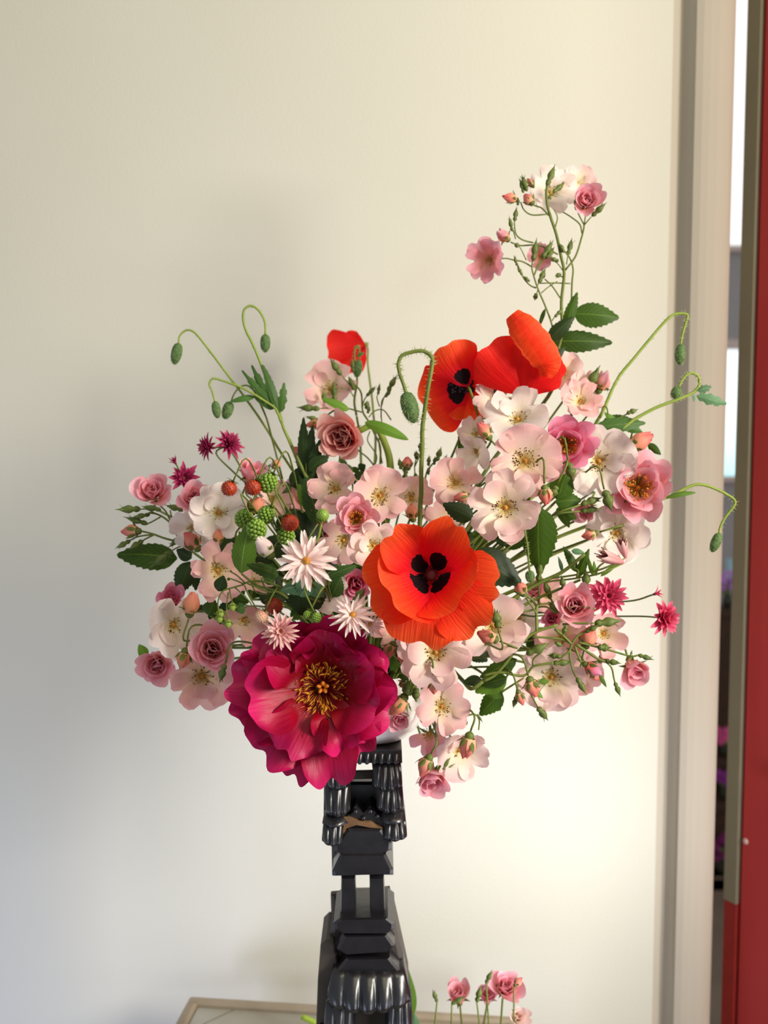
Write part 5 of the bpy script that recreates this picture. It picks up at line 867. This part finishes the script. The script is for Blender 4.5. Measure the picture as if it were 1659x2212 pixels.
# ---- berries
GR1, GR2 = 'unripe green berries', 'small red berries'
berry('green raspberry highest of the cluster on the left', 579, 1043, 21, 'fruit', -.055, group=GR1); berry('green raspberry lowest at the left end of the cluster', 527, 1120, 20, 'fruit', -.06, group=GR1); berry('round green raspberry under the apricot bud', 575, 1112, 19, 'fruit', -.08, group=GR1); berry('green raspberry over the curled leaf', 554, 1143, 22, 'fruit', -.095, group=GR1); berry('shaded green raspberry above the daisy like columbine', 618, 1159, 20, 'fruit', -.075, group=GR1)
berry('small red strawberry leftmost in front of the cream rose', 495, 1055, 16, 'red', -.065, 'straw', group=GR2); berry('red strawberry left of the highest green raspberry', 547, 1053, 17, 'red', -.06, 'straw', group=GR2); berry('orange red strawberry on the dark leaf', 626, 1130, 18, 'red', -.09, 'straw', group=GR2); berry('dark red strawberry just above the pompom columbine', 592, 1310, 18, 'red', -.10, 'straw', group=GR2)
G['whitefruit'] = plain('unripe_strawberry_white', (.78, .55, .35), .4, col2=(.75, .30, .22), scale=150); berry('whitish unripe strawberry left of the dark red one', 565, 1332, 14, 'whitefruit', -.125, 'straw', group=GR2)
berry('small round green fruit on a straight stalk above the daisy columbine', 697, 1113, 13, 'fruit', -.11, 'straw', group=GR1, cal='down'); berry('tiny green fruit on the peony top edge, left of two', 665, 1328, 10, 'fruit', -.145, group=GR1); berry('tiny green fruit on the peony top edge, right of two', 684, 1334, 11, 'fruit', -.148, group=GR1)
t = spray('strawberry_truss', 'wiry strawberry truss with frilled green calyxes left of the peony', 'strawberry plant', 'I', -.12, [
 (1.1, [(1650, 330), (1490, 270), (1380, 235), (1250, 232), (1190, 255)]), (.8, [(1190, 260), (1080, 290), (1000, 320), (960, 400), (960, 495)]), (.8, [(1190, 255), (1120, 225), (1060, 205)]), (.8, [(1200, 245), (1130, 180), (1080, 150)]), (.8, [(1195, 270), (1240, 370), (1305, 480)]), (.7, [(1060, 300), (1075, 380), (1085, 420)]), (.7, [(1050, 330), (1035, 450), (1045, 570)]), (.7, [(1110, 285), (1230, 400), (1260, 450)]), (.7, [(1250, 235), (1300, 330), (1400, 350)]), (.9, [(1500, 280), (1430, 330), (1300, 280), (1220, 250)])],
 [(1062, 205, 1040, 220, 'g', None, 3.0), (1082, 150, 1060, 130, 'g', None, 3.0)], [((1200, 460), (1110, 490), 110, 'poppy'), ((960, 320), (1010, 180), 130, 'dark'), ((1450, 260), (1370, 130), 110, 'rose'), ((1500, 180), (1210, 80), 130, 'rose'), ((1420, 150), (1500, 180), 120, 'rose')], seed=31)
for (x, y) in ((1085, 440), (970, 545), (1045, 590), (980, 500)):
    c = P3(*Z('I', x, y), -.121); m = MB()
    for k in range(9): m.add(*place(petal(.0058, .0036, 40, 110, .2, .05, base=.9, point=.9, n=4, seed=k), c, (0.1, -.5, -.8), k*.7))
    m.add(*lathe(c, (0.1, -.5, -.8), [(.0008, -.002), (.0026, .0), (.0030, .0025), (.0015, .005), (.0002, .0055)], 9)); m.build('calyx', G['lime'], t)
m = MB(); m.add(*tube(path('J', [(430, 800), (520, 690), (545, 600), (568, 490)], -.11), .0009, .0009, 6, 3)); mb_ = [o for o in bpy.data.objects if o.get('label', '').startswith('small round green fruit')][0]; m.build('stalk', G['lime'], mb_)

# ---- leafy pieces
def leafy(label, items, Y, group='leafy sprigs', nm='leaf_sprig'):
    c = P3(*items[0][0], Y); t = thing(nm, label, 'leaves', c, group)
    for i, it in enumerate(items):
        b, tp, w_, mt = it[:4]; leafpart(t, b, tp, w_, Y+rnd.uniform(-.006, .006), mt, it[4] if len(it) > 4 else 'rose')
        if i: m = MB(); m.add(*tube([c, P3((items[0][0][0]+b[0])/2, (items[0][0][1]+b[1])/2+4, Y+.004), P3(*b, Y)], .0008, .0006, 5, 2)); m.build('stem', G['stem'], t)
    stem_in(t, c, (Vector(c)-MOUTH).normalized(), .001); return t
leafy('curled light green leaf beside the green raspberries, left', [((520, 1238), (540, 1128), 58, 'light', 'rose')], -.085)
leafy('dark leaf backing the orange red strawberry', [((680, 1190), (600, 1100), 96, 'dark'), ((640, 1180), (560, 1180), 60, 'dark')], -.03)
leafy('dark serrated leaf touching the right of the orange poppy', [((1018, 1196), (1126, 1262), 82, 'dark'), ((1008, 1202), (963, 1146), 58, 'dark')], -.055)
leafy('dark leaf left of the largest pale rose', [((1022, 1120), (956, 1088), 44, 'dark')], -.075)
leafy('large bright serrated leaf pointing down, right of centre', [((1164, 1095), (1166, 1238), 82, 'rose')], -.045)
leafy('bright leaf wedge between the upper pale rose and the cream white rose', [((1204, 1080), (1228, 1012), 54, 'rose'), ((1200, 1084), (1256, 1080), 44, 'rose')], -.035)
leafy('sunlit leaf trio under the lower spray, right of the vase', [((1094, 1462), (1026, 1496), 50, 'light'), ((1084, 1494), (1036, 1546), 46, 'rose'), ((1116, 1424), (1036, 1464), 36, 'rose'), ((1040, 1468), (1000, 1474), 26, 'dark'), ((1060, 1490), (1080, 1536), 34, 'light')], -.04)
leafy('pale leaf blades crossing behind the coral bud, upper right centre', [((1002, 920), (992, 986), 20, 'rose'), ((1092, 880), (1068, 836), 22, 'dark', 'narrow'), ((1100, 860), (1104, 884), 16, 'dark', 'narrow')], .02)
leafy('strawberry leaf with pale underside below the daisy like columbine', [((676, 1260), (606, 1276), 42, 'blue'), ((664, 1258), (650, 1290), 44, 'blue'), ((676, 1258), (690, 1292), 40, 'blue')], -.13)
leafy('dark round strawberry leaf above the peony', [((660, 1270), (650, 1330), 70, 'dark'), ((672, 1280), (690, 1316), 60, 'dark')], -.10)
leafy('narrow green leaf beside the lowest pale rose left of the poppy', [((706, 1248), (770, 1222), 26, 'poppy', 'narrow'), ((716, 1290), (736, 1246), 40, 'poppy')], -.095)
leafy('long green leaf along the thick poppy stem, left of centre', [((688, 1130), (660, 1030), 44, 'poppy', 'narrow'), ((672, 1100), (644, 1046), 30, 'light', 'narrow')], -.035)
leafy('small leaves peeping out at the far left below the creamy rose', [((316, 1420), (300, 1392), 24, 'light'), ((318, 1440), (300, 1456), 22, 'rose')], -.01)
leafy('lime sprigs behind the white rose, right', [((1204, 1104), (1246, 1120), 34, 'light'), ((1210, 1100), (1230, 1140), 22, 'light'), ((1204, 1112), (1220, 1092), 22, 'light')], .0)
BL = 'dark inner leaves behind the flowers'
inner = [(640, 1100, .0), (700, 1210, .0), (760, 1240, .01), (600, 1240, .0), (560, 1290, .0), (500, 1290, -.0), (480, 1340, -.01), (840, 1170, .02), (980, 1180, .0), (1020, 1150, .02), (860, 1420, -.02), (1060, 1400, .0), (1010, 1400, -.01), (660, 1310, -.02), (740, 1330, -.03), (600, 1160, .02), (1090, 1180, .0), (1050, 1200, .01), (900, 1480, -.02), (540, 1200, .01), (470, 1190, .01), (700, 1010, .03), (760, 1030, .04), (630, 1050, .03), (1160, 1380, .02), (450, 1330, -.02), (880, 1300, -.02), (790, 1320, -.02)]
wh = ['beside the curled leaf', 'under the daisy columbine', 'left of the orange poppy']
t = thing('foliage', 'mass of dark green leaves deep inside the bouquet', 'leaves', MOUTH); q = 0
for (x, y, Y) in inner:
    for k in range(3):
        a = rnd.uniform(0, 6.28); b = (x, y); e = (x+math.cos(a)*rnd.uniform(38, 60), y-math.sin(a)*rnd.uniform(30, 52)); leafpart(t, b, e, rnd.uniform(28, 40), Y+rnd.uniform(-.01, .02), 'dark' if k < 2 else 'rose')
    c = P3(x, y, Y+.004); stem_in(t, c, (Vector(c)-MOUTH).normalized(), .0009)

# ---- loose flowers on the table
def tstem(t, p, r=.0010, mat='stem', dx=0):
    m = MB(); m.add(*tube([p, (p.x+dx*.4, p.y+.004, (p.z+TZ)*.5), (p.x+dx, p.y+.012, TZ+.002), (p.x+dx*2.2, p.y-.04, TZ+.0012)], r, r*1.1, 6, 4)); m.build('stem', G[mat], t)
GT = 'roses on the table'
TY = .06
for lb, px, py, r, pal, sx, sy, num, op in (('frilly pink rose on the table, highest of the table roses', 1092, 2130, 38, 'pink', .2, .45, 13, .55), ('pink half open rose on the table, leftmost there', 990, 2150, 36, 'pink', -.1, .55, 8, .25), ('coral pink rose on the table between two others', 1052, 2152, 30, 'pink', 0, .6, 8, .25), ('pale rose at the bottom edge, lowest of the table roses', 1120, 2196, 26, 'blush', .3, .2, 9, .5)):
    t = drose(lb, px, py, r, pal, TY+rnd.uniform(-.02, .02), sx, sy, num, op, group=GT, stem=False); tstem(t, Vector(t.location), dx=rnd.uniform(-.03, .03))
for lb, b, tp, k in (('thin green bud on the table, leftmost', (944, 2164), (934, 2136), 'g'), ('pointed green bud left of the highest table rose', (1050, 2124), (1064, 2094), 'g'), ('green bud in front of the leftmost table rose', (976, 2168), (1006, 2152), 'g'), ('small coral bud right of the highest table rose', (1110, 2130), (1128, 2112), 'c'), ('green bud between the table roses', (1030, 2164), (1040, 2126), 'g')):
    P, T = P3(*b, TY-.02), P3(*tp, TY-.02); t = thing('rosebud', lb, 'rosebud', P, 'buds on the table')
    if k == 'g': bud_parts(t, P, T, 'g', 1.3, b[0])
    else:
        bud_parts(None, P, T, 'c', 1.3, b[0]).build('calyx', G['sepal'], t)
        for V, F, U in bud_petals(P, T, 'c', 1.3, b[0]): mk('petal', V, F, PM['coral'], t, uv=U)
    tstem(t, P, .0008, dx=rnd.uniform(-.025, .02))
for lb, b, tp, w_, mt, Y in (('upright green leaf right behind the pillar foot', (886, 2200), (872, 2072), 40, 'light', .09), ('blue green leaf at the bottom edge right of the pillar', (892, 2260), (896, 2190), 40, 'blue', .03)):
    c = P3(*b, Y); t = thing('leaf', lb, 'leaf', Vector((c.x, c.y, TZ)), 'leaves on the table'); leafpart(t, b, tp, w_, Y, mt, serr=0); m = MB(); m.add(*tube([c, (c.x, c.y, min(c.z, TZ+.01)), (c.x+.002, c.y-.01, TZ-.005)], .001, .001, 5, 2)); m.build('stem', G['lime'], t)
a_, b_ = at_z(652, 2196, TZ+.02), at_z(700, 2225, TZ+.004); t = thing('cut_stem', 'bright lime cut stem end lying left of the pillar foot', 'stem', b_)
m = MB(); m.add(*tube([a_, (a_+b_)/2+Vector((0, 0, .002)), b_, b_+Vector((.02, -.04, -.007))], .0030, .0032, 8, 3)); G['limebright'] = plain('bright_cut_stem', (.42, .62, .04), .45, col2=(.55, .72, .10), trans=.2); m.build('stalk', G['limebright'], t)
